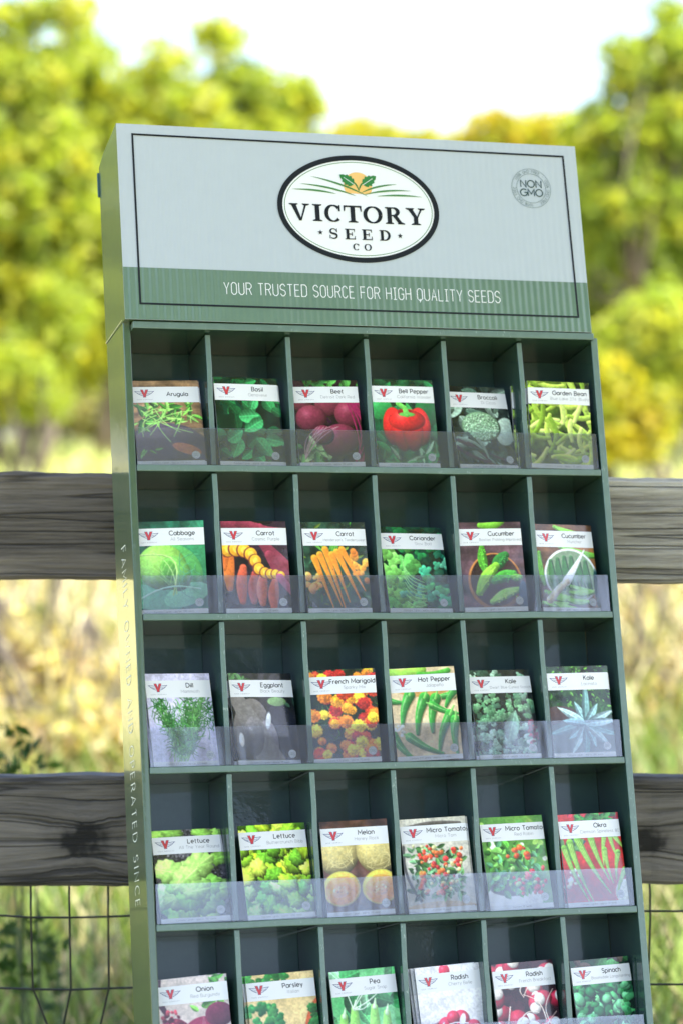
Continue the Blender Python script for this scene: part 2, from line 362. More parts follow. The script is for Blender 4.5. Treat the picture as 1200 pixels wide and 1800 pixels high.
def ribbon(pts, w):
    closed = pts[-1] == 'c'
    if closed: pts = pts[:-1]
    P = np.array(pts, float)
    keep = [0] + [i for i in range(1, len(P)) if np.hypot(*(P[i]-P[i-1])) > 1e-6]
    P = P[keep]; n = len(P)
    W = np.full(n, w/2.) if not hasattr(w, '__len__') else np.array(w)[keep]/2.
    A, B = [], []
    for i in range(n):
        a = P[(i-1) % n] if (closed or i > 0) else None; b = P[(i+1) % n] if (closed or i < n-1) else None
        d0 = (P[i]-a)/np.hypot(*(P[i]-a)) if a is not None else None
        d1 = (b-P[i])/np.hypot(*(b-P[i])) if b is not None else None
        if d0 is None: d0 = d1
        if d1 is None: d1 = d0
        n0 = np.array([-d0[1], d0[0]]); n1 = np.array([-d1[1], d1[0]])
        mt = n0+n1; l = np.hypot(*mt)
        mt = n0 if l < .2 else mt/l
        k = W[i]/max(.5, abs(mt@n0))
        A.append(tuple(P[i]+mt*k)); B.append(tuple(P[i]-mt*k))
    return A, B, closed
def text_width(s, size, track, font): return sum(font[c][0]*size+track for c in s)-track
def put_text(mb, s, x, y, size, weight, fn, align='l', track=None, font=G, mi=0, z0=0., sx=1.):
    """fn(x, y, lift) -> 3-D point; weight and size in metres"""
    track = size*.24 if track is None else track
    tw = text_width(s, size*sx, track, font)
    x = x - (tw/2 if align == 'c' else tw if align == 'r' else 0)
    for c in s:
        adv, strokes = font[c]
        for k, st in enumerate(strokes):
            pts = [p if p == 'c' else (x+p[0]*size*sx, y+p[1]*size) for p in st]
            A, B, cl = ribbon(pts, weight)
            mb.strip(A, B, lambda u, v, kk=k: fn(u, v, z0+kk*2.5e-5), mi, cl)
        x += adv*size*sx+track
def ring_text(mb, s, cx, cy, rad, size, weight, fn, start, step, mi=0, z0=0.):
    for i, c in enumerate(s):
        adv, strokes = G[c]; th = R(start - i*step)
        for k, st in enumerate(strokes):
            pts = []
            for p in st:
                if p == 'c': pts.append('c'); continue
                lx, ly = (p[0]-adv/2)*size, p[1]*size
                pts.append((cx+(rad+ly)*math.cos(th)+lx*math.sin(th), cy+(rad+ly)*math.sin(th)-lx*math.cos(th)))
            A, B, cl = ribbon(pts, weight)
            mb.strip(A, B, lambda u, v, kk=k: fn(u, v, z0+kk*2.5e-5), mi, cl)

# ------------------------------------------------------------------ setting: field, grass
rng = np.random.default_rng(7); random.seed(7)
def ground_z(x, y):
    y = np.asarray(y, float); x = np.asarray(x, float)
    t = np.clip((y-5.5)/22., 0, 1); t2 = np.clip((y-27)/30., 0, 1)
    return 1.40*(t*t*(3-2*t)*.45+t*.55) + .1*t2 + .04*np.sin(x*.9+y*.7)*np.clip((y-5)/4, 0, 1)
gx = np.r_[-600, -200, -80, -40, np.linspace(-20, 20, 61), 40, 80, 200, 600]
gy = np.r_[-600, -200, -60, -20, np.linspace(-6, 40, 93), 60, 120, 300, 900]
GX, GY = np.meshgrid(gx, gy); V = np.c_[GX.ravel(), GY.ravel(), ground_z(GX, GY).ravel()]
nx, ny = len(gx), len(gy); I = (np.arange(ny-1)[:, None]*nx+np.arange(nx-1)).ravel()
tag(np_mesh('ground', V, np.c_[I, I+1, I+nx+1, I+nx], M_ground, smooth=True), kind='structure')

def blades(name, n, xs, ys, h, wd, pal, lean=.35, clump=.0, mat_=M_grass, hn=None):
    """n curved two-quad blades, colours picked from pal (linear rgb list with weights)"""
    x = rng.uniform(-1, 1, n)*xs[0]+xs[1]; y = rng.uniform(ys[0], ys[1], n)
    x = x*(.35+.65*y/ys[1])
    if clump:
        k = max(8, n//60); c = rng.integers(0, k, n)
        x = x[c]+rng.normal(0, clump, n); y = np.clip(y[c]+rng.normal(0, clump, n), 3.9, None)
    hh = h*rng.uniform(.45, 1.15, n); ww = wd*rng.uniform(.6, 1.3, n)
    a = rng.uniform(0, 2*np.pi, n); dx, dy = np.cos(a), np.sin(a); l = hh*np.abs(rng.normal(lean, .2, n))
    z = ground_z(x, y)-.01
    fx, fy = -dy, dx
    b = np.c_[x, y, z]; side = np.c_[fx, fy, 0*x]*ww[:, None]/2; d = np.c_[dx, dy, 0*x]
    m1 = b+d*(l*.35)[:, None]+np.c_[0*x, 0*x, hh*.6]; t1 = b+d*l[:, None]+np.c_[0*x, 0*x, hh]
    V = np.stack([b-side, b+side, m1+side*.85, m1-side*.85, t1+side*.2, t1-side*.2], 1).reshape(-1, 3)
    o = np.arange(n)[:, None]*6
    F = np.concatenate([o+[0, 1, 2, 3], o+[3, 2, 4, 5]])
    cols = np.array([p[0] for p in pal]); wts = np.array([p[1] for p in pal]); wts = wts/wts.sum()
    c = cols[rng.choice(len(cols), n, p=wts)]*rng.uniform(.7, 1.25, (n, 1))
    return np_mesh(name, V, F, mat_, col=np.repeat(c, 6, 0))
straw = [((.80, .75, .46), 5), ((.64, .66, .30), 5), ((.44, .54, .18), 3.5), ((.42, .27, .14), .7), ((.84, .78, .55), 4)]
tag(blades('dry_grass', 60000, (5.0, 0), (8.6, 19), .13, .024, straw, .7), kind='stuff')
far_g = [((.50, .58, .20), 5), ((.62, .64, .30), 4), ((.30, .40, .11), 2)]
tag(blades('meadow_grass', 16000, (7.0, 0), (17, 28), .22, .03, far_g, .5), kind='stuff')
lush = [((.19, .28, .055), 5), ((.30, .41, .075), 3.6), ((.46, .40, .18), 1.8), ((.07, .11, .028), 3), ((.50, .38, .21), 1.5)]
tag(blades('green_grass', 30000, (3.2, 0), (3.9, 9.2), .34, .013, lush, .55), kind='stuff')
tag(blades('short_grass', 16000, (4.2, 0), (-2.5, 4.0), .10, .008, lush, .5), kind='stuff')
weeds = [((.56, .44, .24), 2.4), ((.80, .72, .44), 6), ((.34, .36, .10), 4), ((.55, .25, .16), .8), ((.11, .12, .045), 2)]
tag(blades('dry_weeds', 6500, (4.2, 0), (9.0, 15.5), .50, .034, weeds, .8, clump=.26), kind='stuff')

# ------------------------------------------------------------------ trees
def at(px, py, Y): return Vector(((px-600)/4600*Y, Y, CAM_H+(820-py)/4600*Y))
def leaves_np(clumps, per, size, pal, up=.4):
    Vs, Cs = [], []
    for (c, r, dens) in clumps:
        n = int(per*dens)
        d = rng.normal(0, 1, (n, 3)); d /= np.linalg.norm(d, axis=1)[:, None]
        p = np.array(c)+d*(np.array(r)*rng.uniform(.15, 1.0, (n, 1))**.55)
        nr = rng.normal(0, 1, (n, 3))+[0, 0, up]; nr /= np.linalg.norm(nr, axis=1)[:, None]
        t = np.cross(nr, rng.normal(0, 1, (n, 3))); t /= np.linalg.norm(t, axis=1)[:, None]; b = np.cross(nr, t)
        s = size*rng.uniform(.6, 1.3, (n, 1))
        Vs.append(np.stack([p-t*s, p+b*s*.45+nr*s*.1, p+t*s, p-b*s*.45+nr*s*.1], 1).reshape(-1, 3))
        base = np.array(pal)[rng.choice(len(pal), n)] if max(r) > .5 else pal[rng.choice(len(pal))]
        mixc = np.array(pal)[rng.choice(len(pal), n)]
        cc = (np.array(base)*.65+mixc*.35)*rng.uniform(.7, 1.3, (n, 1))
        Cs.append(np.repeat(cc, 4, 0))
    V = np.concatenate(Vs); Cc = np.concatenate(Cs)
    F = np.arange(len(V)).reshape(-1, 4)
    return V, F, Cc
P_lime = [(.43, .50, .070), (.34, .44, .070), (.56, .55, .075), (.26, .35, .070)]
P_green = [(.31, .42, .070), (.41, .50, .080), (.23, .33, .070), (.52, .52, .085)]
P_olive = [(.32, .36, .12), (.37, .41, .14), (.40, .36, .20), (.22, .26, .09)]
P_yellow = [(.52, .47, .045), (.40, .43, .045), (.30, .38, .045), (.56, .45, .05)]
P_dry = [(.84, .77, .52), (.66, .62, .34), (.24, .26, .10), (.60, .44, .30), (.46, .46, .20), (.80, .74, .50)]
def tree(name, label, cat, base, Y, ells, pal, nclump, per, size=.068, group=None, rt=.09, bushy=False):
    """ells: crown lobes (px, py, rx, ry in photo-scale units, density) standing at distance Y"""
    s = Y/4600.
    bx = (base-600)*s; bz = float(ground_z(bx, Y))
    root = empty(name, Matrix.Translation((bx, Y, bz))); tag(root, label, cat, group)
    O = Vector((bx, Y, bz)); clumps = []
    area = sum(e[2]*e[3] for e in ells)
    for (px, py, rx, ry, dens) in ells:
        c = at(px, py, Y)-O
        if not bushy: clumps.append(((c.x, c.y, c.z), (rx*s*1.15, rx*s, ry*s*1.15), dens*5.*(rx*ry*s*s/.35)**.8))
        for k in range(max(3, int((4.6 if not bushy else 2.2)*nclump*rx*ry/area))):
            d = rng.normal(0, 1, 3); d /= np.linalg.norm(d); d *= rng.uniform(0, 1)**.4
            rr = rng.uniform(.07, .21)*(.6 if Y < 15 else 1)
            clumps.append(((c.x+d[0]*rx*s, c.y+d[1]*rx*s*.9, c.z+d[2]*ry*s), (rr, rr, rr*.75), dens*(rr/.24)**1.5*.62))
    V, F, col = leaves_np(clumps, per, size, pal)
    np_mesh('crown', V, F, M_leaf, root, col)
    mb = MB(); rr = random.Random(hash(base) & 255)
    forks = 3 if not bushy else 5
    hub = []
    for k in range(forks):
        a = rr.uniform(0, 6.28); top = Vector((math.cos(a)*.5, math.sin(a)*.4, 1.1+.5*rr.random()))
        if bushy: top *= .6
        st = Vector((math.cos(a)*.05, math.sin(a)*.05, -.1))
        mb.tube([st, st*.5+top*.35+Vector((rr.uniform(-.12, .12), 0, 0)), top], [rt, rt*.75, rt*.55], 7); hub.append((top, rt*.5))
    for (c, r, dn) in clumps[::7]:
        cv = Vector(c); h, hr = min(hub, key=lambda q: (q[0]-cv).length)
        mid = (h+cv)/2+Vector((rr.uniform(-.2, .2), rr.uniform(-.2, .2), rr.uniform(-.25, .1)))
        mb.tube([h, mid, cv], [hr*.6, hr*.35, .008], 5)
    mb.build('trunk', M_bark, root, smooth=True)
    return root
TG = 'trees along the far edge of the field'
tree('tree', 'tall lime green tree at the left edge of the field', 'tree', 40, 22.5, [(10,330,150,190,1),(40,140,95,65,.75),(120,20,60,28,.4),(30,30,50,40,.3),(20,560,130,130,1)], P_lime, 110, 170, group=TG)
tree('tree', 'yellow green tree whose crown touches the header\'s left corner', 'tree', 165, 24.5, [(190,350,140,170,1),(235,190,80,60,.8),(150,540,140,130,1),(320,200,80,60,.7),(140,110,70,60,.4),(280,130,60,50,.35)], P_lime, 125, 170, group=TG)
tree('tree', 'airy tree with a lone top tuft left of the open sky', 'tree', 420, 27, [(385,75,46,42,.4),(420,150,60,40,.55),(490,185,75,55,.8),(440,260,130,60,1),(350,230,80,60,.9),(460,450,170,170,.8)], P_lime, 110, 160, group=TG)
tree('tree', 'low distant tree just above the middle of the header', 'tree', 650, 33, [(640,290,120,80,1),(730,300,90,70,1),(640,450,180,150,.7)], P_yellow, 80, 150, group=TG)
tree('tree', 'rounded yellowish tree above the header near the round stamp', 'tree', 880, 30, [(860,285,100,78,1),(955,275,80,75,.9),(880,450,140,150,.8)], P_yellow, 80, 150, group=TG)
tree('tree', 'tall darker green tree at the right edge with sky showing through', 'tree', 1130, 23.5, [(1120,125,75,60,.42),(1180,100,55,75,.5),(1190,240,80,90,.8),(1075,240,85,60,.5),(1110,380,110,100,.95),(1185,450,90,120,1),(1175,20,30,16,.4)], P_green, 120, 180, group=TG)
tree('tree', 'green tree standing behind the rack\'s right side', 'tree', 1090, 26, [(1100,550,120,140,1),(1040,420,100,120,.9),(1180,620,110,120,.95)], P_green, 110, 170, group=TG)
tree('tree', 'lime tree reflected in the rack\'s left side, left of the view', 'tree', -950, 23, [(-950,250,480,420,1),(-1000,560,480,200,1)], P_lime, 190, 150, .08, TG)
tree('tree', 'second lime tree reflected in the rack\'s left side, left of the view', 'tree', -1800, 22.5, [(-1780,250,520,440,1),(-1750,580,520,180,1)], P_lime, 190, 150, .08, TG)
tree('tree', 'third lime tree reflected in the rack\'s left side, left of the view', 'tree', -2700, 21, [(-2700,250,520,440,1),(-2700,580,520,180,1)], P_lime, 190, 150, .08, TG)
tree('tree', 'green tree at the end of the row, right of the view', 'tree', 1750, 24, [(1750,330,380,300,1),(1700,560,380,160,1)], P_green, 170, 150, .08, TG)
tree('tree', 'lime tree between the left edge and the reflected trees', 'tree', -300, 24, [(-320,320,210,280,1),(-280,560,230,130,1)], P_lime, 150, 150, .07, TG)
SG = 'shrubs below the trees'
tree('shrub', 'bright yellow shrub low beside the rack\'s upper right edge', 'shrub', 1105, 19.5, [(1095,760,70,55,1),(1150,720,55,50,.7),(1080,680,30,60,.6)], P_yellow, 40, 110, .05, SG, .025, True)
tree('shrub', 'pale green shrub at the photo\'s left edge below the trees', 'shrub', 35, 21, [(25,660,60,60,.9),(60,705,45,35,.8)], P_lime, 34, 110, .05, SG, .025, True)
tree('shrub', 'green shrub under the tall right tree, hiding its trunk', 'shrub', 1165, 20.5, [(1165,600,80,95,.9),(1105,620,55,75,.7)], P_green, 60, 130, .05, SG, .025, True)
FG = 'dark trees filling the gaps behind'
for bx_, lab, els in ((110, 'dull olive tree in the shade behind the left trees', [(90,650,230,130,1),(60,420,200,170,.9)]),
                      (1160, 'dull olive tree in the shade behind the right trees', [(1150,670,200,120,1),(1140,450,170,160,.9)]),
                      (620, 'olive tree hidden mostly behind the rack', [(620,600,260,160,.7)])):
    tree('tree', lab, 'tree', bx_, 36, els, P_olive, 80, 170, .08, FG)
DG = 'dry bushes in the pale grass'
tree('dry_bush', 'tallest straw coloured dry bush, between the rails left of the rack', 'bush', 60, 9.3, [(40,1200,110,110,1),(150,1230,80,90,1)], P_dry, 120, 200, .040, DG, .012, True)
tree('dry_bush', 'low brownish dry bush just above the lower left rail', 'bush', 140, 8.6, [(160,1310,110,70,1),(30,1320,90,60,1)], P_dry, 90, 200, .036, DG, .012, True)
tree('dry_bush', 'pale dry bush between the rails right of the rack', 'bush', 1160, 9.6, [(1110,1290,70,60,.7),(1200,1260,70,60,.7)], P_dry, 60, 160, .036, DG, .012, True)
rng = np.random.default_rng(23)
# the shade tree that stands to the right of the camera, its crown high over the rack
SX, SY = 4.6, 1.6; SO = np.array([SX, SY, float(ground_z(SX, SY))])
root = empty('tree', Matrix.Translation(SO)); tag(root, 'large shade tree right of the view whose crown spreads over the seed rack', 'tree')
cl = []; ts = np.array(to_sun); target = np.array([0.0, 3.25, .95])
e1 = np.cross(ts, [0, 0, 1]); e1 /= np.linalg.norm(e1); e2 = np.cross(e1, ts)
for k in range(640):
    a, b_ = rng.uniform(-1, 1)*1.75, rng.uniform(-1, 1)*1.8
    cl.append((tuple(target+ts*rng.uniform(4.2, 6.4)+e1*a+e2*b_-SO), (.33, .33, .25), 1))
V, F, col = leaves_np(cl, 120, .062, P_green); np_mesh('crown', V, F, M_leaf, root, col)
mb = MB(); fk = Vector((-.9, .6, 3.6)); mb.tube([(0,0,-.2),(-.2,.15,1.9),fk], [.2,.16,.12], 9)
for (c, r, dn) in cl[::8]:
    c = Vector(c); mb.tube([fk, (fk+c)/2+Vector((0,0,.3)), c], [.06,.035,.01], 5)
mb.build('trunk', M_bark, root, smooth=True)

SO = np.array([5.4, -4.2, float(ground_z(5.4, -4.2))]); root = empty('tree', Matrix.Translation(SO)); tag(root, 'broad shade tree behind the viewpoint, mirrored in the upper compartments', 'tree')
cl = []
for k in range(420):
    az, el_ = R(rng.uniform(126, 170)), R(rng.uniform(26, 45)); dd = rng.uniform(6.6, 9.5)
    cl.append((tuple(np.array([.1, 3.2, 1.2])+dd*np.array([math.sin(az)*math.cos(el_), math.cos(az)*math.cos(el_), math.sin(el_)])-SO), (.36, .36, .28), 1))
V, F, col = leaves_np(cl, 110, .075, P_green); np_mesh('crown', V, F, M_leaf, root, col)
mb = MB(); fk = Vector((-.4, .3, 3.4)); mb.tube([(0,0,-.2),(-.1,.1,1.8),fk], [.24,.2,.15], 9)
for (c, r, dn) in cl[::8]:
    c = Vector(c); mb.tube([fk, (fk+c)/2+Vector((0,0,.3)), c], [.06,.035,.01], 5)
mb.build('trunk', M_bark, root, smooth=True)

# tall weed just past the fence (left)
Yw = 4.3; bw = at(40, 1900, Yw); root = empty('weed_plant', Matrix.Translation((bw.x, Yw, float(ground_z(bw.x, Yw)))))
tag(root, 'leafy dark green weed poking above the lower left rail', 'weed')
mb = MB(); V_, tips = [], []
for k, (px, py) in enumerate(((35, 1285), (12, 1330), (55, 1345), (60, 1620), (20, 1640), (95, 1660))):
    tp = at(px, py, Yw+.1*(k % 3))-Vector(root.location); tips.append(tp)
    mb.tube([(0, 0, 0), tp*.5+Vector((.01*k, 0, 0)), tp], [.004, .003, .0015], 5)
mb.build('stem', mat('weed_stem', (.06, .09, .03), .6), root)
cls = []
for tp in tips:
    for q in range(5): cls.append((tuple(tp-Vector((rng.normal(0, .012), rng.normal(0, .012), q*.028))), (.022, .022, .012), 1))
V, F, col = leaves_np(cls, 7, .016, [(.05, .10, .02), (.035, .08, .02), (.08, .14, .03)], 1.); np_mesh('leaves', V, F, M_leaf, root, col)

# ------------------------------------------------------------------ fence
FY = 3.40
fence = empty('wooden_fence', Matrix.Translation((0, FY, 0))); tag(fence, 'weathered grey timber rail fence with wire mesh, behind the green seed rack', 'fence')
def rail(x0, x1, zt0, zt1, hgt, m, seed):
    r = np.random.default_rng(seed); n = 260; xs = np.linspace(x0, x1, n)
    def wob(a, k): 
        y = np.convolve(r.normal(0, 1, n+k), np.ones(k)/k, 'valid')[:n]; return a*y/np.std(y)
    zt = zt0+(zt1-zt0)*(xs-x0)/(x1-x0); zb = zt-hgt+wob(.0009, 9); zt = zt+wob(.0009, 7); fr = wob(.001, 11); ch = .0035
    mm = 30; tt = np.linspace(0, 1, mm)
    def vn(kx, kz):
        gw, gh = int((x1-x0)*kx)+3, int(kz)+3; g = r.uniform(-1, 1, (gh, gw))
        fx = (xs-x0)*kx; fz = tt*kz; i, jj = fx.astype(int), fz.astype(int); u, v = (fx-i)[None], (fz-jj)[:, None]
        u = u*u*(3-2*u); v = v*v*(3-2*v)
        return (g[jj][:, i]*(1-u)+g[jj][:, i+1]*u)*(1-v)+(g[jj+1][:, i]*(1-u)+g[jj+1][:, i+1]*u)*v
    dsp = .0012*vn(3, 5)+.0008*vn(6, 13)+.0005*vn(14, 28)
    dsp += .0022*np.clip(1-np.abs(vn(1.5, 4))*16, 0, 1)*np.clip(vn(2, 2)+.3, 0, 1)
    edge = np.minimum(tt, 1-tt); rnd = ch*np.clip(1-edge/.04, 0, 1)**2
    b = MB(); Z = zb[None]+(zt-zb)[None]*tt[:, None]; Yf = fr[None]+dsp+rnd[:, None]
    b.v = [(xs[i], Yf[k, i], Z[k, i]) for i in range(n) for k in range(mm)]
    for i in range(n-1):
        for k in range(mm-1):
            p = i*mm+k; b.f.append((p, p+mm, p+mm+1, p+1)); b.m.append(0)
    o2 = len(b.v)
    for i in range(n): b.v += [(xs[i], .038, zt[i]+.0003), (xs[i], .038, zb[i])]
    for i in range(n-1):
        T, T2, B_, B2 = i*mm+mm-1, (i+1)*mm+mm-1, i*mm, (i+1)*mm; a_, c_, a2, c2 = o2+2*i, o2+2*i+1, o2+2*i+2, o2+2*i+3
        b.f += [(T, T2, a2, a_), (a_, a2, c2, c_), (c_, c2, B2, B_)]; b.m += [0, 0, 0]
    for i, fl_ in ((0, 1), (n-1, -1)): b.f.append(tuple([i*mm+k for k in range(mm)]+[o2+2*i, o2+2*i+1])[::fl_]); b.m.append(0)
    return b.build('rail', m, fence)
k_ = FY/4600.
def zz(py): return CAM_H+(820-py)*k_
rail(-2.6, .055, zz(832), zz(832), 186*k_, M_rail_a, 1)['label'] = 'dark upper rail'
rail(.060, 2.6, zz(842.5), zz(840), 185*k_, M_rail_sunlit, 2)['label'] = 'rough upper rail with sunlight painted in'
rail(-2.6, .055, zz(1366), zz(1368), 192*k_, M_rail_c, 3)['label'] = 'lower rail with a large knot'
rail(.060, 2.6, zz(1368), zz(1365), 190*k_, M_rail_d, 4)['label'] = 'lower rail with a dark knot'
for px in (-2.5, .0575, 2.5):
    b = MB(); b.box(px-.05, px+.05, .0395, .1395, -.1, zz(836)); b.build('post', M_post, fence, bevel=.006)
b = MB(); r_ = random.Random(3)
cols_px = {}
known = {-8: (47, 45, 50, 70), -7: (115, 114, 118, 107), -6: (185, 183, 186, 173), 8: (1150, 1150, 1148, 1146)}
def wx(px): return (px-600)*k_
rows_ = [1545, 1623, 1753, 1880, 2010, 2150, 2300]
vx = {}
for c in range(-44, 50):
    base = 600+(c*69.0) if c not in known else known[c][0]
    if c < -8: base = 47+(c+8)*69.
    if c > 8: base = 1150+(c-8)*69.
    if -6 < c < 8: base = 185+(c+6)*(1150-185)/14.
    kn = known.get(c, None)
    xs = list(kn[:3])+[kn[2]+(kn[3]-kn[2])*2.4] if kn else [base, base-1, base+2, base+r_.uniform(-8, 12)]
    xs += [base+r_.uniform(-6, 6) for _ in range(3)]
    vx[c] = xs
    b.tube([(wx(x)+(.0006 if i % 2 else -.0006), .0425, zz(y+(r_.uniform(-1.5, 1.5) if i else 0))) for i, (x, y) in enumerate(zip(xs, rows_))], .00155, 6)
for j in range(1, 7):
    off = -7 if j == 1 else 0
    b.tube([(wx(vx[c][j]), .0447, zz(rows_[j]+(-8 if c > 4 else 0)+r_.uniform(-2, 2)+(1.5 if c in (-8, -7) else 0))) for c in range(-44, 50)], .00155, 6)
b.build('wire_mesh', M_wire, fence, smooth=True)

# ------------------------------------------------------------------ the seed rack
RP, VB = .18033, 1.4426+.045
Ru = Vector((.95895, .28337, -.0107)); Rv = Vector((.05821, -.23366, -.97057)); Rd = Vector((-.27753, .93011, -.24056))
T0 = Vector((-.25704, 3.13725, 1.40968+.04))
org = T0+Rv*VB
MR = Matrix(((Ru.x, Rd.x, -Rv.x, org.x), (Ru.y, Rd.y, -Rv.y, org.y), (Ru.z, Rd.z, -Rv.z, org.z), (0, 0, 0, 1)))
rack = empty('display_rack', MR)
tag(rack, 'tall green cardboard seed rack with a pale grey header, leaning against the fence', 'display rack')
def zl(v): return VB-v
D = .10; TH = .0045
shelf_v = [RP*(r+1)-.0085 for r in range(8)]; shelf_v[4] -= .006
# side panels
b = MB(); b.box(-TH, TH, 0, D, 0, zl(-.006)); sp_l = b.build('side_panel', M_side, rack, bevel=.0012); sp_l['label'] = 'left side panel with white lettering'
b = MB(); b.box(.6-TH, .6+TH, 0, D, 0, zl(.001)); b.m = [0, 0, 0, 0, 1, 0]; b.build('side_panel', [M_green, M_green_shaded], rack, bevel=.0012)
b = MB(); put_text(b, 'FAMILY OWNED AND OPERATED SINCE', 0, 0, .024, .0013, lambda x, y, l: (-TH-.0003-l, .062-y, zl(.262+x)), track=.0062, sx=.50)
b.build('side_lettering', M_silver_ink, sp_l)
b = MB(); b.box(TH+.0005, .6-TH-.0005, D-.004, D, .002, zl(-.004)); b.build('back_panel', M_green_shaded, rack)
b = MB(); b.box(TH+.0004, .6-TH-.0004, -.0125, D-.0045, zl(.0075), zl(-.0015)); b.m = [1, 0, 0, 0, 0, 0]; o = b.build('top_board', [M_green, M_green_shaded], rack, bevel=.0012)
for r in range(8):
    b = MB(); b.wavy(TH+.0004, .6-TH-.0004, 0, D-.0045, zl(shelf_v[r]+.0085), zl(shelf_v[r]), 0, 24, .00045, random.Random(r), 0, 1); b.build('shelf', [M_green, M_green_shaded], rack, bevel=.0014)
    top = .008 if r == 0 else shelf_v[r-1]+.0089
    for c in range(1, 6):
        b = MB(); b.wavy(c*.1-.0034, c*.1+.0034, .0035, D-.0045, zl(shelf_v[r]-.0008), zl(top+.0006), 2, 8, .0005, random.Random(r*9+c), 0, 1); b.build('divider', [M_green, M_green_shaded], rack, bevel=.0012)
    b = MB(); x0, x1 = .0062, .5925
    n = 40
    for k in range(n):
        pass
    hgt = .0455
    b.box(x0, x1, .0008, .0014, zl(shelf_v[r]-.0002), zl(shelf_v[r]-hgt)); b.m = [0, 1, 0, 0, 1, 1]; b.build('clear_lip', [M_clear, M_clear_edge], rack)
b = MB(); b.box(TH+.0005, .6-TH-.0005, .004, .0085, .001, zl(shelf_v[7]+.0088)); b.build('kick_board', M_green, rack)
b = MB(); b.box(-.0075, .02, D+.0003, D+.004, zl(-.197), zl(-.229)); b.build('back_flap', mat('teal_card', (.03, .09, .10), .6), rack, bevel=.001)
# header box
ta, yb = .02148, .0059
Ho = Vector((-.0050, -.01564, zl(-.00233))); Hx = Vector((math.cos(yb), math.sin(yb), 0)); Hu = Vector((0, math.sin(ta), math.cos(ta))); Hn = Hx.cross(Hu)
def hp(a, bb, off=0): return Ho+Hx*a+Hu*bb+Hn*off
HW, HH = .5975, .25
b = MB()
fl, fr, tl, tr = hp(0, 0), hp(HW, 0), hp(0, HH), hp(HW, HH)
zb = zl(-.0055)
bl, br = Vector((-.0052, D+.0002, zb)), Vector((.5885, D+.0002, zb)); btl, btr = Vector((-.0052, D+.0002, zl(-.235))), Vector((.5885, D+.0002, zl(-.235)))
mtl, mtr = tl*.25+btl*.75+Vector((0, 0, .004)), tr*.25+btr*.75+Vector((0, 0, .004))
b.poly([fl, fr, tr, tl], 0)
b.poly([fl, tl, mtl, btl, bl], 1); b.poly([fr, br, btr, mtr, tr], 1)
b.poly([tl, tr, mtr, mtl], 1); b.poly([mtl, mtr, btr, btl], 1); b.poly([bl, btl, btr, br], 1); b.poly([fl, bl, br, fr], 1)
header = b.build('header_box', [M_grey, M_side], rack)
HB = .0658
def plate(x0, x1, y0, y1, off, name, m, n=1):
    b = MB(); b.poly([hp(x0, y0, off), hp(x1, y0, off), hp(x1, y1, off), hp(x0, y1, off)]); return b.build(name, m, header)
plate(.0003, HW-.0003, .0003, HB, .0004, 'green_band', M_band)
b = MB(); A, B, cl_ = ribbon([(.0195, .0200), (.5810, .0197), (.5795, .2350), (.0195, .2365), 'c'], .0024)
b.strip(A, B, lambda x, y: hp(x, y, .0008), 0, True); b.build('border_line', M_ink, header)
b = MB(); put_text(b, 'YOUR TRUSTED SOURCE FOR HIGH QUALITY SEEDS', .3008, .0352,   .0150, .00105, lambda x, y, l: hp(x, y, .0008+l), 'c', track=.0029, font=GS, sx=.85)
b.build('tagline', M_white_ink, header)
# oval logo
b = MB(); cx, cy, rx, ry = .3016, .1522, .1045, .0705
LM = [M_white_print, M_ink, M_field_ink, M_sun_ink, M_leaf_ink]
def hl(l): return lambda x, y: hp(x, y, l)
n = 96; el = lambda a, bb: [(cx+a*math.cos(2*math.pi*i/n), cy+bb*math.sin(2*math.pi*i/n)) for i in range(n)]
b.poly([hp(x, y, .0004) for x, y in el(rx-.003, ry-.003)], 0)
b.strip(el(rx, ry), el(rx-.0066, ry-.0066), hl(.0007), 1, True)
b.strip(el(rx-.0088, ry-.0088), el(rx-.0096, ry-.0096), hl(.0007), 2, True)
b.poly([hp(cx+.0006+.0183*math.cos(2*math.pi*i/40), .1822+.0183*max(-.55, math.sin(2*math.pi*i/40)), .0006) for i in range(40)], 3)
def spear(p0, p1, p2, w, mi=2, l=.0009, n=18):
    P = []; W = []
    for i in range(n+1):
        t = i/n; P.append(((1-t)**2*p0[0]+2*t*(1-t)*p1[0]+t*t*p2[0], (1-t)**2*p0[1]+2*t*(1-t)*p1[1]+t*t*p2[1])); W.append(max(.02, math.sin(math.pi*t)**.8)*w)
    A, B, c_ = ribbon(P, W); b.strip(A, B, hl(l), mi)
for (p0, p1, p2) in (((-.060,.0405),(-.018,.0330),(.013,.0165)), ((-.074,.0300),(-.034,.0285),(-.002,.0165)), ((-.085,.0225),(-.050,.0235),(-.028,.0185)),
                     ((.0035,.0205),(.022,.0320),(.052,.0345)), ((.007,.0185),(.034,.0275),(.070,.0265)), ((.024,.0175),(.052,.0215),(.084,.0190))):
    spear((cx+p0[0], cy+p0[1]), (cx+p1[0], cy+p1[1]), (cx+p2[0], cy+p2[1]), .0023)
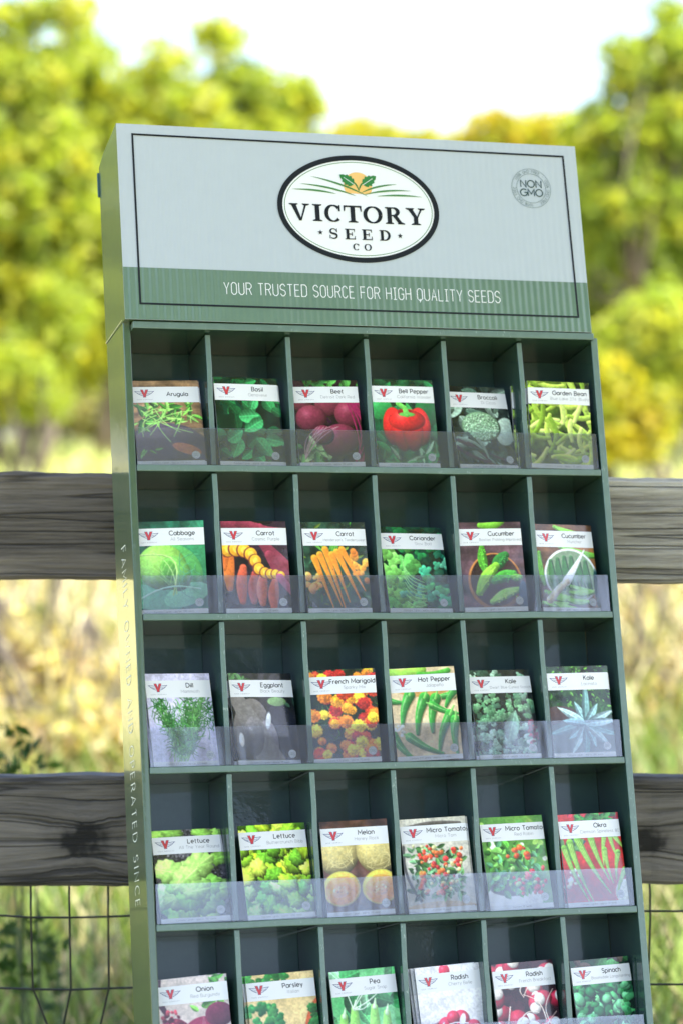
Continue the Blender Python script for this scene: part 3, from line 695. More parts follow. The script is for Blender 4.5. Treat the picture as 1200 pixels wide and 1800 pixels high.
for sgn in (1, -1):
    bx0, by0 = cx+.0013, .1755
    spear((bx0, by0), (bx0+sgn*.002, by0+.009), (bx0+sgn*.007, by0+.0125), .0019, 4, .0010)
    # lobed leaf
    ax = Vector((.82*sgn, .57)).normalized(); nx_ = Vector((-ax.y, ax.x)); pts = []
    prof = [(0, 0), (.1, .26), (.22, .40), (.27, .30), (.42, .46), (.50, .33), (.66, .36), (.72, .22), (.86, .18), (1, 0)]
    up_ = [Vector((bx0+sgn*.0058, by0+.0085))+ax*(p*.0215)+nx_*(w_*.0165) for p, w_ in prof]
    dn_ = [Vector((bx0+sgn*.0058, by0+.0085))+ax*(p*.0215)-nx_*(w_*.0165) for p, w_ in prof]
    b.strip([(p.x, p.y) for p in up_], [(p.x, p.y) for p in dn_], hl(.0011), 4)
    A, B, c_ = ribbon([(up_[0].x, up_[0].y), ((up_[7].x+dn_[7].x)/2, (up_[7].y+dn_[7].y)/2)], .0007); b.strip(A, B, hl(.00125), 0)
def serif(ch, x, y, s, wx_=1.):
    """bold serif capital, cap height s, returns advance"""
    k = [0]
    def P(pts):
        k[0] += 1; b.poly([hp(x+px*s*wx_, y+py*s, .0009+k[0]*3e-5) for px, py in pts], 1)
    def RB(pts, ws):
        k[0] += 1; A, B, c_ = ribbon([(x+px*s*wx_, y+py*s) if px != 'c' else 'c' for px, py in pts], [q_*s for q_ in ws]); b.strip(A, B, hl(.0009+k[0]*3e-5), 1)
    def sf(xc, yy, wd, up=1): P([(xc-wd/2, yy), (xc+wd/2, yy), (xc+wd/2, yy+.055*up), (xc+wd*.24, yy+.11*up), (xc-wd*.24, yy+.11*up), (xc-wd/2, yy+.055*up)])
    def stem(x0, x1, y0=0, y1=1): P([(x0, y0), (x1, y0), (x1, y1), (x0, y1)])
    def oval(x0, wd, a0=0, a1=360):
        pts = []; ws = []
        for i in range(41):
            a = a0+(a1-a0)*i/40; pts.append((x0+wd/2+(wd/2-.10)*math.cos(R(a)), .5+.465*math.sin(R(a)))); ws.append(.075+.155*abs(math.cos(R(a)))**1.2)
        RB(pts, ws)
    if ch == 'V': P([(.07, .96), (.32, .96), (.60, 0), (.46, 0)]); P([(.76, .96), (.86, .96), (.58, 0), (.50, .0)]); sf(.2, 1, .44, -1); sf(.82, 1, .36, -1); return 1.03
    if ch == 'I': stem(.13, .36); sf(.245, 0, .48); sf(.245, 1, .48, -1); return .56
    if ch == 'C': oval(0, .9, 42, 318); P([(.72, .64), (.80, .64), (.80, 1.0), (.74, 1.0), (.70, .84)]); return .92
    if ch == 'T': stem(.34, .57); sf(.455, 0, .5); P([(.0, 1), (.91, 1), (.91, .9), (.0, .9)]); P([(0, .98), (.1, .98), (.05, .66), (0, .66)]); P([(.81, .98), (.91, .98), (.91, .66), (.86, .66)]); return .98
    if ch == 'O': oval(0, .98); return 1.03
    if ch == 'D': stem(.1, .32); sf(.2, 0, .4); sf(.2, 1, .4, -1); pts = arc(.38, .5, .38, .455, 90, -90, 24); RB([(.2, .955)]+pts+[(.2, .045)], [.09]+[.09+.14*math.cos(R(90-180*i/24))**1.2 if 0 < i < 24 else .09 for i in range(25)]+[.09]); return .96
    if ch == 'R': stem(.1, .32); sf(.2, 0, .42); sf(.2, 1, .4, -1); pts = arc(.40, .735, .25, .225, 90, -90, 20); RB([(.2, .96)]+pts+[(.2, .51)], [.08]+[.08+.14*max(0, math.cos(R(90-180*i/20)))**1.2 for i in range(21)]+[.08]); P([(.36, .5), (.60, .5), (.88, .04), (.66, .04)]); P([(.62, 0), (.98, 0), (.98, .06), (.84, .12), (.62, .08)]); return .99
    if ch == 'Y': P([(.06, .96), (.31, .96), (.58, .42), (.38, .42)]); P([(.72, .96), (.82, .96), (.58, .42), (.50, .42)]); stem(.36, .58, 0, .46); sf(.47, 0, .48); sf(.18, 1, .44, -1); sf(.78, 1, .36, -1); return .96
    if ch == 'S': RB([(.60, .70)]+arc(.36, .72, .24, .235, 40, 225, 16)+arc(.36, .275, .26, .235, 50, -140, 18), [.07]+[.08+.10*(i/16)**1.5 for i in range(17)]+[.19-.11*(i/18) for i in range(19)]); P([(.58, .64), (.65, .64), (.65, .98), (.60, .98)]); P([(.06, .36), (.13, .36), (.11, .02), (.06, .02)]); return .74
    if ch == 'E': stem(.1, .32); sf(.21, 0, .42); sf(.21, 1, .42, -1); P([(.2, 1), (.76, 1), (.76, .91), (.2, .91)]); P([(.2, 0), (.80, 0), (.80, .09), (.2, .09)]); P([(.3, .46), (.56, .46), (.56, .55), (.3, .55)]); P([(.68, .95), (.76, .95), (.76, .70), (.72, .70)]); P([(.72, .05), (.80, .05), (.80, .34), (.76, .34)]); P([(.52, .34), (.58, .34), (.58, .67), (.52, .67)]); return .86
    return .3
x_ = .2130
for ch, xx in zip('VICTORY', (.2125, .2415, .2568, .2815, .3065, .3352, .3630)): serif(ch, xx, .1338, .0222, 1.14)
for ch, xx in zip('SEED', (.2608, .2812, .3030, .3258)): serif(ch, xx, .1115, .0138, 1.20)
for ch, xx in zip('CO', (.2905, .3050)): serif(ch, xx, .0977, .0085, 1.12)
for sx_, sy_ in ((.2500, .1192), (.3525, .1186)):
    b.poly([hp(sx_+(.0036 if i % 2 == 0 else .0015)*math.sin(math.pi*i/5), sy_+(.0036 if i % 2 == 0 else .0015)*math.cos(math.pi*i/5), .001) for i in range(10)][::-1], 1)
b.build('oval_logo', LM, header)
# round stamp
b = MB(); sx_, sy_ = .5325, .1898
for r_o, w_ in ((.0262, .0006), (.0196, .0006)):
    A, B, c_ = ribbon(ring(sx_, sy_, r_o, r_o, 64), w_); b.strip(A, B, hl(.0006), 1, True)
put_text(b, 'NON', sx_, sy_+.0014, .0092, .0014, lambda x, y, l: hp(x, y, .0006+l), 'c', track=.0022)
put_text(b, 'GMO', sx_, sy_-.0104, .0092, .0014, lambda x, y, l: hp(x, y, .0006+l), 'c', track=.0020)
s_ = '100% GMO FREE * '*3
ring_text(b, s_, sx_, sy_, .0212, .0033, .00042, lambda x, y, l: hp(x, y, .0006+l), 150, 360/len(s_), 1)
b.build('round_stamp', [M_teal_ink, M_grey_ink], header)
# cut seam between header side and body, torn corner
b = MB(); A = [(.0, -.0052), (D, -.0056)]; b.poly([(-.0057, 0.0, zl(-.0060)), (-.0057, D, zl(-.0064)), (-.0057, D, zl(-.0055)), (-.0057, 0.0, zl(-.0051))]); b.build('cut_edge', M_kraft, rack)

# ------------------------------------------------------------------ seed packets: printed pictures
PW, PH = .0815, .1125
NX, NY = 104, 144
AS = PH/PW
class Art:
    """a printed picture as a grid of colours; x 0..1, y 0..1.38 from the top"""
    def __init__(s, bgc, seed, var=.12, bg2=None, sc=6):
        s.r = np.random.default_rng(seed); s.X, s.Y = np.meshgrid(np.linspace(0, 1, NX), np.linspace(0, AS, NY))
        n = s.noise(sc)
        c = np.array(bgc, float); c2 = np.array(bg2 if bg2 is not None else c*(1-var*2.2), float)
        s.c = c+(c2-c)*n[..., None]
    def noise(s, sc, oc=3, ax=1., ay=1.):
        out = 0; amp = 1; tot = 0
        for o in range(oc):
            k = sc*2**o; gw, gh = int(k*ax)+3, int(k*AS*ay)+3
            g = s.r.uniform(0, 1, (gh, gw)); fx, fy = s.X*k*ax, s.Y*k*ay
            i, j = fx.astype(int), fy.astype(int); u, v = fx-i, fy-j; u = u*u*(3-2*u); v = v*v*(3-2*v)
            out = out+amp*((g[j, i]*(1-u)+g[j, i+1]*u)*(1-v)+(g[j+1, i]*(1-u)+g[j+1, i+1]*u)*v); tot += amp; amp *= .55
        return np.clip((out/tot-.5)*2.0+.5, 0, 1)
    def win(s, x0, x1, y0, y1):
        a = max(0, int(x0*(NX-1))-1); b = min(NX, int(x1*(NX-1))+3); c = max(0, int(y0/AS*(NY-1))-1); d = min(NY, int(y1/AS*(NY-1))+3)
        return (slice(c, d), slice(a, b)) if b > a and d > c else None
    def put(s, w, m, col):
        s.c[w] = s.c[w]*(1-m[..., None])+col*m[..., None]
    def ell(s, cx, cy, rx, ry, rot, col, sh=.35, hl=0., rim=0., soft=.012, wav=0., vein=0.):
        R_ = max(rx, ry)*1.05; w = s.win(cx-R_, cx+R_, cy-R_, cy+R_)
        if not w: return
        x, y = s.X[w]-cx, s.Y[w]-cy; ca, sa = math.cos(rot), math.sin(rot)
        u, v = (x*ca+y*sa)/rx, (-x*sa+y*ca)/ry; q = np.sqrt(u*u+v*v)
        if wav:
            th = np.arctan2(v, u); p0 = s.r.uniform(0, 6.28, 3); wv = .6*np.sin(5*th+p0[0])+.5*np.sin(9*th+p0[1])+.4*np.sin(15*th+p0[2]); q = q*(1+wav*wv)
        m = np.clip((1-q)*min(rx, ry)/soft+.5, 0, 1)
        l = 1+sh*(-(x*.5+y*.85)/max(rx, ry))-rim*np.clip(q, 0, 1)**4
        if wav: l = l*(1+.22*np.sin(7*th+p0[1])*q**2*np.clip(1.2-q, 0, 1)*1.6+.16*(s.r.uniform(-1, 1)))
        if vein: l = l+vein*np.exp(-(v*ry/.010)**2)+vein*.5*np.exp(-((np.abs(v)-np.abs(u+.9)*.45+.35*(u > 0))*ry/.012)**2)
        c = np.array(col, float)*l[..., None]
        if hl:
            g = np.exp(-(((x+rx*.32)**2+(y+ry*.38)**2)/(.02+.0*rx)/max(rx*rx, 1e-4)*.35)); c = c+hl*255*g[..., None]*.8
        s.put(w, m, c)
    def leaf(s, cx, cy, ln, wd, a, col, vein=(1.25), sh=.3):
        """pointed leaf starting at cx,cy, heading angle a"""
        dx, dy = math.cos(a), math.sin(a); ex, ey = cx+dx*ln, cy+dy*ln
        w = s.win(min(cx, ex)-wd, max(cx, ex)+wd, min(cy, ey)-wd, max(cy, ey)+wd)
        if not w: return
        x, y = s.X[w]-cx, s.Y[w]-cy; t = (x*dx+y*dy)/ln; d = (-x*dy+y*dx)
        tt = np.clip(t, 0, 1); pr = wd*np.sin(np.pi*tt**.75)**.8
        m = np.clip((pr-np.abs(d))/.012+.2, 0, 1)*((t > 0) & (t < 1))
        l = 1+sh*np.sign(d)*np.clip(np.abs(d)/wd*1.5, 0, 1)*(1 if dy < .3 else -1)-.18*np.clip(1-t, 0, 1)
        if vein: l = l+(vein-1)*np.exp(-(d/.008)**2)+.05*np.sin(t*38+np.abs(d)*60)*(np.abs(d) < pr*.9)
        s.put(w, m, np.array(col, float)*l[..., None])
    def stroke(s, pts, w0, w1, col, sh=.35, bow=False):
        pts = np.array(pts, float); n = len(pts); W = max(w0, w1)*1.2
        w = s.win(pts[:, 0].min()-W, pts[:, 0].max()+W, pts[:, 1].min()-W, pts[:, 1].max()+W)
        if not w: return
        x, y = s.X[w], s.Y[w]; best = np.full(x.shape, 9.); sd = np.zeros(x.shape); wd = np.full(x.shape, .001)
        for i in range(n-1):
            a, b = pts[i], pts[i+1]; d = b-a; l2 = d@d+1e-9
            t = np.clip(((x-a[0])*d[0]+(y-a[1])*d[1])/l2, 0, 1); px, py = x-a[0]-t*d[0], y-a[1]-t*d[1]
            q = np.hypot(px, py); tt = (i+t)/(n-1); ww = w0+(w1-w0)*tt
            if bow: ww = w0+(w1-w0)*np.sin(np.pi*np.clip(tt, .02, .98))
            k = q/ww < best/wd
            best = np.where(k, q, best); wd = np.where(k, ww, wd); sd = np.where(k, (px*-.5+py*-.85), sd)
        m = np.clip((wd-best)/.010+.5, 0, 1)
        s.put(w, m, np.array(col, float)*(1+sh*np.clip(sd/wd, -1, 1))[..., None])
    def curve(s, p0, p1, bend, w0, w1, col, sh=.35, bow=False, n=8):
        p0, p1 = np.array(p0, float), np.array(p1, float); d = p1-p0; nn = np.array([-d[1], d[0]])*bend
        s.stroke([p0+d*t+nn*math.sin(math.pi*t) for t in np.linspace(0, 1, n)], w0, w1, col, sh, bow)
    def speck(s, n, box, r, cols, sh=.3, hl=0.):
        for _ in range(n):
            c = np.array(cols[s.r.integers(len(cols))], float)*s.r.uniform(.8, 1.2); q = r*s.r.uniform(.6, 1.3)
            s.ell(s.r.uniform(box[0], box[1]), s.r.uniform(box[2], box[3]), q, q*s.r.uniform(.7, 1), s.r.uniform(0, 3), c, sh, hl)
    def leaves(s, n, box, ln, wd, cols, vein=1.2, sh=.3, ang=None):
        for _ in range(n):
            c = np.array(cols[s.r.integers(len(cols))], float)*s.r.uniform(.75, 1.2); k = s.r.uniform(.7, 1.3)
            a = s.r.uniform(0, 6.28) if ang is None else s.r.normal(*ang)
            s.leaf(s.r.uniform(box[0], box[1]), s.r.uniform(box[2], box[3]), ln*k, wd*k, a, c, vein, sh)
    def grain(s, a):
        s.c = s.c*(1+a*(s.noise(40, 2)-.5))[..., None]
    def streaks(s, a, ax=2, ay=22): s.c = s.c*(1+a*(s.noise(1, 3, ax, ay)-.5))[..., None]
FULL = (0, 1, 0, 1.38)
g1, g2, g3, g4 = (40, 120, 50), (80, 165, 60), (25, 80, 45), (140, 200, 80)
def art_arugula():
    a = Art((165, 125, 85), 1); a.streaks(.4)
    a.ell(.45, 1.12, .62, .42, 0, (72, 60, 72), .2); a.ell(.75, 1.12, .22, .08, .3, (170, 95, 60), .1)
    a.leaves(60, (.05, .9, .38, .72), .20, .028, [(60, 130, 40), (100, 175, 60), (35, 90, 30), (140, 200, 90)], 1.3)
    for k in range(14): a.curve((a.r.uniform(.1, .9), a.r.uniform(.4, .7)), (a.r.uniform(.0, 1), a.r.uniform(.5, 1.05)), a.r.uniform(-.3, .3), .008, .005, (150, 205, 95))
    a.leaves(5, (.05, .3, 1.05, 1.25), .12, .02, [(90, 150, 70)]); return a
def art_basil():
    a = Art((15, 60, 40), 2, .3); a.leaves(42, (0, 1, 0, 1.3), .24, .085, [(25, 105, 55), (45, 140, 75), (20, 80, 45)], 1.35)
    for x, y, an, l in ((.35, .62, -.1, .32), (.72, .66, 2.6, .3), (.55, .5, -1.2, .26), (.35, .95, 2.0, .34), (.6, .95, .9, .36), (.15, 1.0, -.6, .3), (.75, .95, .2, .3)):
        a.leaf(x, y, l, l*.34, an, (62, 165, 95), 1.3)
    return a
def art_beet():
    a = Art((50, 20, 38), 3, .3); a.leaves(26, (.2, 1, .0, .2), .2, .05, [(70, 140, 60), (40, 100, 45)]); a.leaves(26, (0, .5, 1.05, 1.3), .2, .05, [(90, 150, 75), (55, 110, 50), (150, 190, 120)])
    for x, y, r in ((.12, .34, .19), (.55, .38, .24), (.85, .55, .25), (.24, .62, .24), (.66, .98, .30), (.40, .88, .17)):
        a.ell(x, y, r, r*.92, 0, (118, 40, 62), .55, .12, .35)
    for k in range(10): a.curve((.9+a.r.normal(0, .06), .35), (.95+a.r.normal(0, .1), 1.3), a.r.uniform(-.2, .1), .012, .008, (150, 25, 80))
    for k in range(7): a.curve((.1, 1.25), (a.r.uniform(.3, .7), .75), a.r.uniform(-.2, .2), .009, .004, (175, 140, 140))
    return a
def art_bell():
    a = Art((25, 100, 55), 4, .3); a.leaves(26, FULL, .3, .07, [(30, 125, 65), (45, 150, 70), (20, 85, 50)])
    a.ell(.1, .45, .2, .18, 0, (45, 150, 75), .4, .1); a.ell(.85, .5, .18, .26, 0, (20, 95, 45), .4)
    a.leaves(30, (0, 1, 1.0, 1.3), .22, .03, [(60, 140, 75), (150, 190, 150), (40, 110, 60)])
    for x, y, rx, ry in ((.30, .74, .17, .30), (.72, .74, .18, .30), (.44, .80, .18, .33), (.60, .80, .17, .33), (.52, .64, .3, .17)):
        a.ell(x, y, rx, ry, 0, (212, 32, 30), .45, .22, .3)
    a.ell(.5, .52, .12, .06, 0, (150, 20, 22), .1); a.ell(.53, .55, .13, .035, 0, (90, 180, 70), .2); a.stroke([(.53, .55), (.50, .45), (.40, .38)], .045, .035, (105, 195, 80)); return a
def art_broccoli():
    a = Art((52, 66, 58), 5, .3); a.leaves(30, FULL, .4, .1, [(95, 120, 105), (60, 85, 72), (130, 155, 140), (40, 55, 50)], 1.4)
    a.ell(.88, .75, .17, .24, .3, (165, 185, 170), .2)
    a.ell(.48, .68, .33, .25, 0, (120, 160, 120), .4, 0, .35); [a.speck(1, (.48+.30*math.cos(t)*q-.005, .48+.30*math.cos(t)*q+.005, .68+.22*math.sin(t)*q-.005, .68+.22*math.sin(t)*q+.005), .014, [(140, 172, 140), (112, 148, 116), (158, 188, 155)], .4) for t, q in zip(a.r.uniform(0, 6.28, 520), a.r.uniform(0, 1, 520)**.5)]
    for k in range(12): a.curve((a.r.uniform(0, .4), a.r.uniform(.8, 1.2)), (a.r.uniform(.5, 1), a.r.uniform(1.1, 1.35)), a.r.uniform(-.2, .2), .03, .015, [(45, 60, 55), (120, 140, 125), (70, 40, 60)][k % 3])
    return a
def art_bean():
    a = Art((85, 120, 35), 6, .35)
    for k in range(64):
        x, y, an = a.r.uniform(-.1, 1.1), a.r.uniform(-.05, 1.4), a.r.uniform(0, 6.28); l = a.r.uniform(.35, .65); c = np.array([(175, 200, 80), (150, 180, 60), (195, 215, 110), (120, 155, 45)][k % 4])
        a.curve((x, y), (x+math.cos(an)*l, y+math.sin(an)*l), a.r.uniform(-.25, .25), .03, .042, c, .45, True)
    return a
def art_cabbage():
    a = Art((38, 118, 88), 7, .2); a.leaves(6, FULL, .6, .22, [(45, 130, 95), (30, 105, 80)])
    a.ell(.85, .55, .25, .45, .1, (50, 135, 85), .2); a.ell(.45, .78, .5, .45, .2, (80, 160, 80), .3); a.ell(.15, 1.12, .5, .18, .15, (100, 180, 140), .2); a.ell(.7, 1.1, .35, .16, -.3, (120, 195, 155), .2)
    a.ell(.36, .68, .36, .34, .2, (135, 195, 80), .45, .06, .25); a.ell(.55, .78, .22, .27, -.4, (110, 180, 75), .4, 0, .3); a.ell(.47, .74, .1, .16, -.3, (80, 145, 55), .3)
    a.curve((.55, 1.08), (.2, .42), .15, .012, .004, (165, 208, 120), 0); [a.curve((.45-.05*k, .95-.1*k), (.1+.05*k, .75-.08*k), .1, .005, .002, (155, 202, 108), 0) for k in range(4)]; [a.curve((.47-.05*k, .93-.1*k), (.62-.03*k, .62-.05*k), -.1, .005, .002, (155, 202, 108), 0) for k in range(4)]; a.curve((.02, .5), (.5, 1.1), -.45, .012, .012, (175, 215, 120), .3)
    for k in range(12): a.curve((a.r.uniform(.5, .9), a.r.uniform(.4, .9)), (a.r.uniform(.6, 1), a.r.uniform(.5, 1.2)), .3, .005, .003, (75, 150, 105))
    a.curve((.0, 1.16), (.9, 1.02), -.12, .012, .012, (170, 220, 190)); return a
def art_carrot_cosmic():
    a = Art((62, 35, 55), 8, .3)
    for x, y, an in ((.3, .06, .15), (.85, .55, .75), (.7, .15, .1), (.9, .75, .9), (.55, .1, .3)): a.curve((x-.3*math.cos(an), y-.3*math.sin(an)), (x+.3*math.cos(an), y+.3*math.sin(an)), .05, .07, .10, (130, 45, 65), .5, True)
    for x, y, l, an, c in ((.10, .75, .5, 1.75, (235, 120, 45)), (.02, .55, .3, 1.5, (225, 110, 40)), (.28, .95, .5, 1.65, (215, 90, 60)), (.45, 1.0, .4, 1.6, (190, 75, 60)), (.58, 1.02, .42, 1.55, (225, 105, 80)), (.75, 1.1, .38, 1.5, (215, 95, 70))):
        a.curve((x+.02, y-l*.5), (x-.02, y+l*.5), .04, .05, .085, c, .3, True)
    for k, (x, y) in enumerate(((.08, .42), (.2, .42), (.32, .44), (.42, .50), (.48, .60), (.53, .72), (.62, .78), (.70, .80), (.78, .80), (.86, .82))):
        rr = .12-.006*k; a.ell(x, y, rr, rr*1.05, .2, (120, 45, 40), .1); a.ell(x+.012, y, rr*.9, rr*.95, .2, (240, 165, 40), .25); a.ell(x+.015, y, rr*.45, rr*.5, 0, (250, 200, 70), .1)
    a.curve((.85, .85), (1.05, 1.1), 0, .06, .05, (175, 75, 110)); return a
def art_carrot_orange():
    a = Art((50, 95, 70), 9, .3); a.leaves(50, (0, 1, 0, 1.35), .12, .02, [(50, 120, 40), (35, 90, 50), (120, 150, 50), (70, 130, 90)], 0)
    for k in range(16): a.curve((.45+a.r.normal(0, .05), .5), (.25+a.r.normal(.1, .2), .2), a.r.normal(0, .1), .012, .008, (90, 165, 60))
    a.speck(14, (.72, .98, .42, .95), .06, [(240, 150, 50), (250, 165, 60), (220, 120, 35)]); a.speck(12, (.0, .22, .75, 1.05), .055, [(240, 150, 70), (245, 165, 90)])
    for x0, y0, x1, y1 in ((.16, .55, .40, 1.3), (.25, .5, .53, 1.28), (.34, .42, .58, 1.3), (.44, .5, .66, 1.22), (.52, .46, .86, 1.25), (.60, .42, .92, 1.05)):
        a.stroke([(x0, y0), (x0*.55+x1*.45, y0*.55+y1*.45), (x1, y1)], .052, .008, (240, 140, 40), .4)
    for k in range(26): a.speck(1, (.2, .85, .5, 1.2), .006, [(210, 110, 30)])
    return a
def frilly(a, n, box, r, cols, lob=5, hl=0):
    for _ in range(n):
        x, y = a.r.uniform(box[0], box[1]), a.r.uniform(box[2], box[3]); c = np.array(cols[a.r.integers(len(cols))], float)*a.r.uniform(.8, 1.2); k = r*a.r.uniform(.7, 1.3)
        for q in range(lob):
            an = a.r.uniform(0, 6.28);  a.ell(x+math.cos(an)*k*.7, y+math.sin(an)*k*.6, k*.55, k*.4, an, c*a.r.uniform(.85, 1.15), .4)
        a.ell(x, y, k*.6, k*.5, 0, c, .2)
def art_coriander():
    a = Art((20, 75, 55), 10, .3); frilly(a, 30, FULL, .09, [(25, 115, 60), (20, 90, 65)]); frilly(a, 26, (0, .5, .3, 1.3), .12, [(120, 195, 90), (90, 170, 80)]); frilly(a, 14, (.3, 1, .5, 1.3), .09, [(55, 150, 110), (70, 160, 90), (100, 190, 150)])
    for k in range(8): a.curve((.3, .5+.1*k), (.6, .9+.05*k), .2, .008, .006, (140, 205, 120))
    return a
def cuke(a, x, y, l, wd, an, col, bumps=0):
    dx, dy = math.cos(an)*l/2, math.sin(an)*l/2; a.curve((x-dx, y-dy), (x+dx, y+dy), .05, wd*.55, wd, col, .5, True)
    for q in range(3): a.curve((x-dx*.9, y-dy*.9), (x+dx*.9, y+dy*.9), .05+.06*(q-1), .004, .006, np.array(col)*1.35, 0, True)
    for q in range(bumps): t = a.r.uniform(-.8, .8); a.ell(x+dx*t+a.r.normal(0, wd*.3), y+dy*t+a.r.normal(0, wd*.3), .009, .009, 0, np.array(col)*1.45, .5)
def art_cucumber_bowl():
    a = Art((105, 75, 85), 11, .15); a.streaks(.45, 1, 9); a.curve((.35, .05), (.7, .0), .1, .04, .06, (110, 175, 50), .4, True)
    a.ell(.52, .92, .43, .44, 0, (165, 105, 55), .3); a.ell(.52, .90, .39, .40, 0, (60, 35, 30), -.2)
    for x, y, l, wd, an, c in ((.36, .58, .36, .075, 1.5, (70, 140, 40)), (.62, .62, .28, .1, 2.3, (40, 105, 45)), (.4, .88, .5, .10, 2.2, (120, 180, 50)), (.66, .86, .34, .09, 2.8, (60, 140, 40)), (.86, .86, .14, .06, 0, (90, 150, 50)), (.66, 1.14, .46, .08, 2.75, (130, 185, 80))): cuke(a, x, y, l, wd, an, c, 26)
    a.ell(.95, 1.2, .08, .3, 0, (60, 85, 110), .2); return a
def art_cucumber_plate():
    a = Art((115, 75, 45), 12, .2); a.streaks(.4, 1, 10); a.ell(.9, .5, .35, .4, 0, (150, 100, 55), .1)
    cuke(a, .6, .10, .5, .05, .25, (110, 170, 60)); cuke(a, .75, .42, .7, .06, .2, (90, 150, 50))
    a.ell(.55, .82, .46, .44, 0, (215, 220, 225), .1); a.ell(.55, .82, .425, .405, 0, (120, 150, 110), -.1)
    for k in range(6): cuke(a, .25+.12*k, .74+.03*abs(k-2.5), .46, .062, 1.45, (34, 92, 36))
    for k in range(7): cuke(a, a.r.uniform(.2, .9), 1.02+.045*k, .42, .05, a.r.uniform(-.2, .35), (120, 175, 80))
    cuke(a, .06, .7, .5, .05, 1.5, (80, 140, 50)); a.ell(.98, 1.0, .05, .3, 0, (30, 70, 75), .2)
    a.stroke([(.83, .40), (.64, .66), (.46, .90)], .010, .07, (222, 225, 230), .10); a.stroke([(.46, .90), (.30, 1.03), (.14, 1.19)], .05, .062, (222, 205, 178), .35); return a
def art_dill():
    a = Art((205, 200, 228), 13, .05); a.streaks(.1, 30, 2)
    for k in range(15):
        bx, by = .45+a.r.normal(0, .08), 1.35; tx, ty = a.r.uniform(.0, .85), a.r.uniform(.38, .8); p = np.array([[bx+(tx-bx)*t+.05*math.sin(3*t), by+(ty-by)*t] for t in np.linspace(0, 1, 9)])
        c = [(60, 130, 55), (40, 105, 45), (90, 160, 75)][k % 3]; a.stroke(p, .009, .004, (120, 175, 90))
        for q in range(60):
            i = a.r.integers(2, 9); a.curve(p[i]+a.r.normal(0, .02, 2), p[i]+a.r.normal(0, .085, 2)+[0, -.04], .15, .007, .004, np.array(c)*a.r.uniform(.6, 1.2), 0, n=4)
    for q in range(90): x, y = a.r.normal(.9, .08), a.r.normal(.62, .14); a.curve((x, y), (x+a.r.normal(0, .05), y+a.r.normal(-.03, .06)), .1, .007, .003, (38, 100, 40), 0, n=4)
    return a
def art_eggplant():
    a = Art((38, 38, 42), 14, .3); a.leaves(10, (0, .3, 0, .2), .2, .06, [(70, 120, 60)]); a.leaves(9, (.7, 1, .3, 1.2), .2, .05, [(60, 100, 75), (35, 60, 50)])
    a.ell(.28, .9, .3, .52, .1, (92, 86, 84), .4, .2); a.ell(.75, .95, .28, .5, -.05, (28, 30, 42), .5, .10, .3); a.ell(.52, 1.05, .16, .34, 0, (110, 104, 110), .3, .25)
    a.stroke([(.05, .3), (.30, .8), (.55, 1.36)], .10, .22, (118, 112, 110), .1); a.ell(.30, .95, .16, .3, .1, (100, 95, 96), .4, .2); a.ell(.72, .43, .15, .07, 0, (110, 150, 90), .3); a.ell(.55, .72, .04, .13, .2, (200, 205, 210), .1); a.ell(.10, 1.0, .04, .1, 0, (235, 225, 215), .1); return a  # the wide grey diagonal paints glare lying across the packet
def art_marigold():
    a = Art((40, 55, 25), 15, .3); a.leaves(90, FULL, .14, .012, [(70, 110, 45), (100, 145, 70), (40, 75, 30)], 0)
    for k in range(96):
        x, y = a.r.uniform(0, 1), a.r.uniform(0, 1.3)
        if .85 < y < 1.15 and .15 < x < .45: continue
        base = np.array([(240, 150, 30), (215, 60, 30), (245, 195, 45), (180, 35, 30), (235, 120, 30)][a.r.integers(5)], float); r = a.r.uniform(.06, .105)
        for rad, nn in ((1, 11), (.65, 9), (.3, 5)):
            for q in range(nn): an = 6.28*q/nn+rad; a.ell(x+math.cos(an)*r*rad*.75, y+math.sin(an)*r*rad*.7, r*.34, r*.28, an, base*a.r.uniform(.8, 1.2)+[0, 12*(1-rad), 0], .35)
    return a
def art_jalapeno():
    a = Art((232, 205, 160), 16, .08); a.curve((-.1, .05), (.5, .03), .1, .07, .09, (140, 190, 70), .4, True); a.curve((.45, .1), (.9, .06), .1, .04, .06, (70, 150, 50), .4, True); a.ell(.5, .32, .4, .12, 0, (205, 150, 80), .2)
    for x, y, l, wd, an in ((.05, .48, .3, .06, .2), (.75, .48, .4, .06, 2.9), (.92, .45, .36, .08, 2.2), (.2, .62, .46, .085, 1.9), (.42, .72, .55, .085, 1.85), (.62, .72, .5, .085, 1.75), (.8, .64, .42, .06, .35), (.76, .98, .56, .08, 1.95), (.93, 1.05, .5, .075, 1.6), (.12, 1.18, .5, .075, .9), (.46, 1.16, .55, .07, .5)):
        dx, dy = math.cos(an)*l/2, math.sin(an)*l/2
        nn = np.array([-dy, dx])*.12; P0 = np.array([[x-dx+(2*dx)*t, y-dy+(2*dy)*t]+nn*math.sin(3.14*t) for t in np.linspace(0, 1, 12)])
        a.stroke(P0+.012, wd, wd*.3, (150, 125, 85), 0); a.stroke(P0, wd, wd*.3, (50, 138, 50), .55); a.stroke(P0[1:8]-[wd*.25, wd*.3], wd*.16, wd*.08, (120, 190, 105), .1); a.stroke([(x-dx, y-dy), (x-dx*1.5+.02, y-dy*1.5)], .02, .012, (120, 190, 90))
    a.speck(10, (0, .15, .85, 1.0), .025, [(245, 240, 220)]); return a
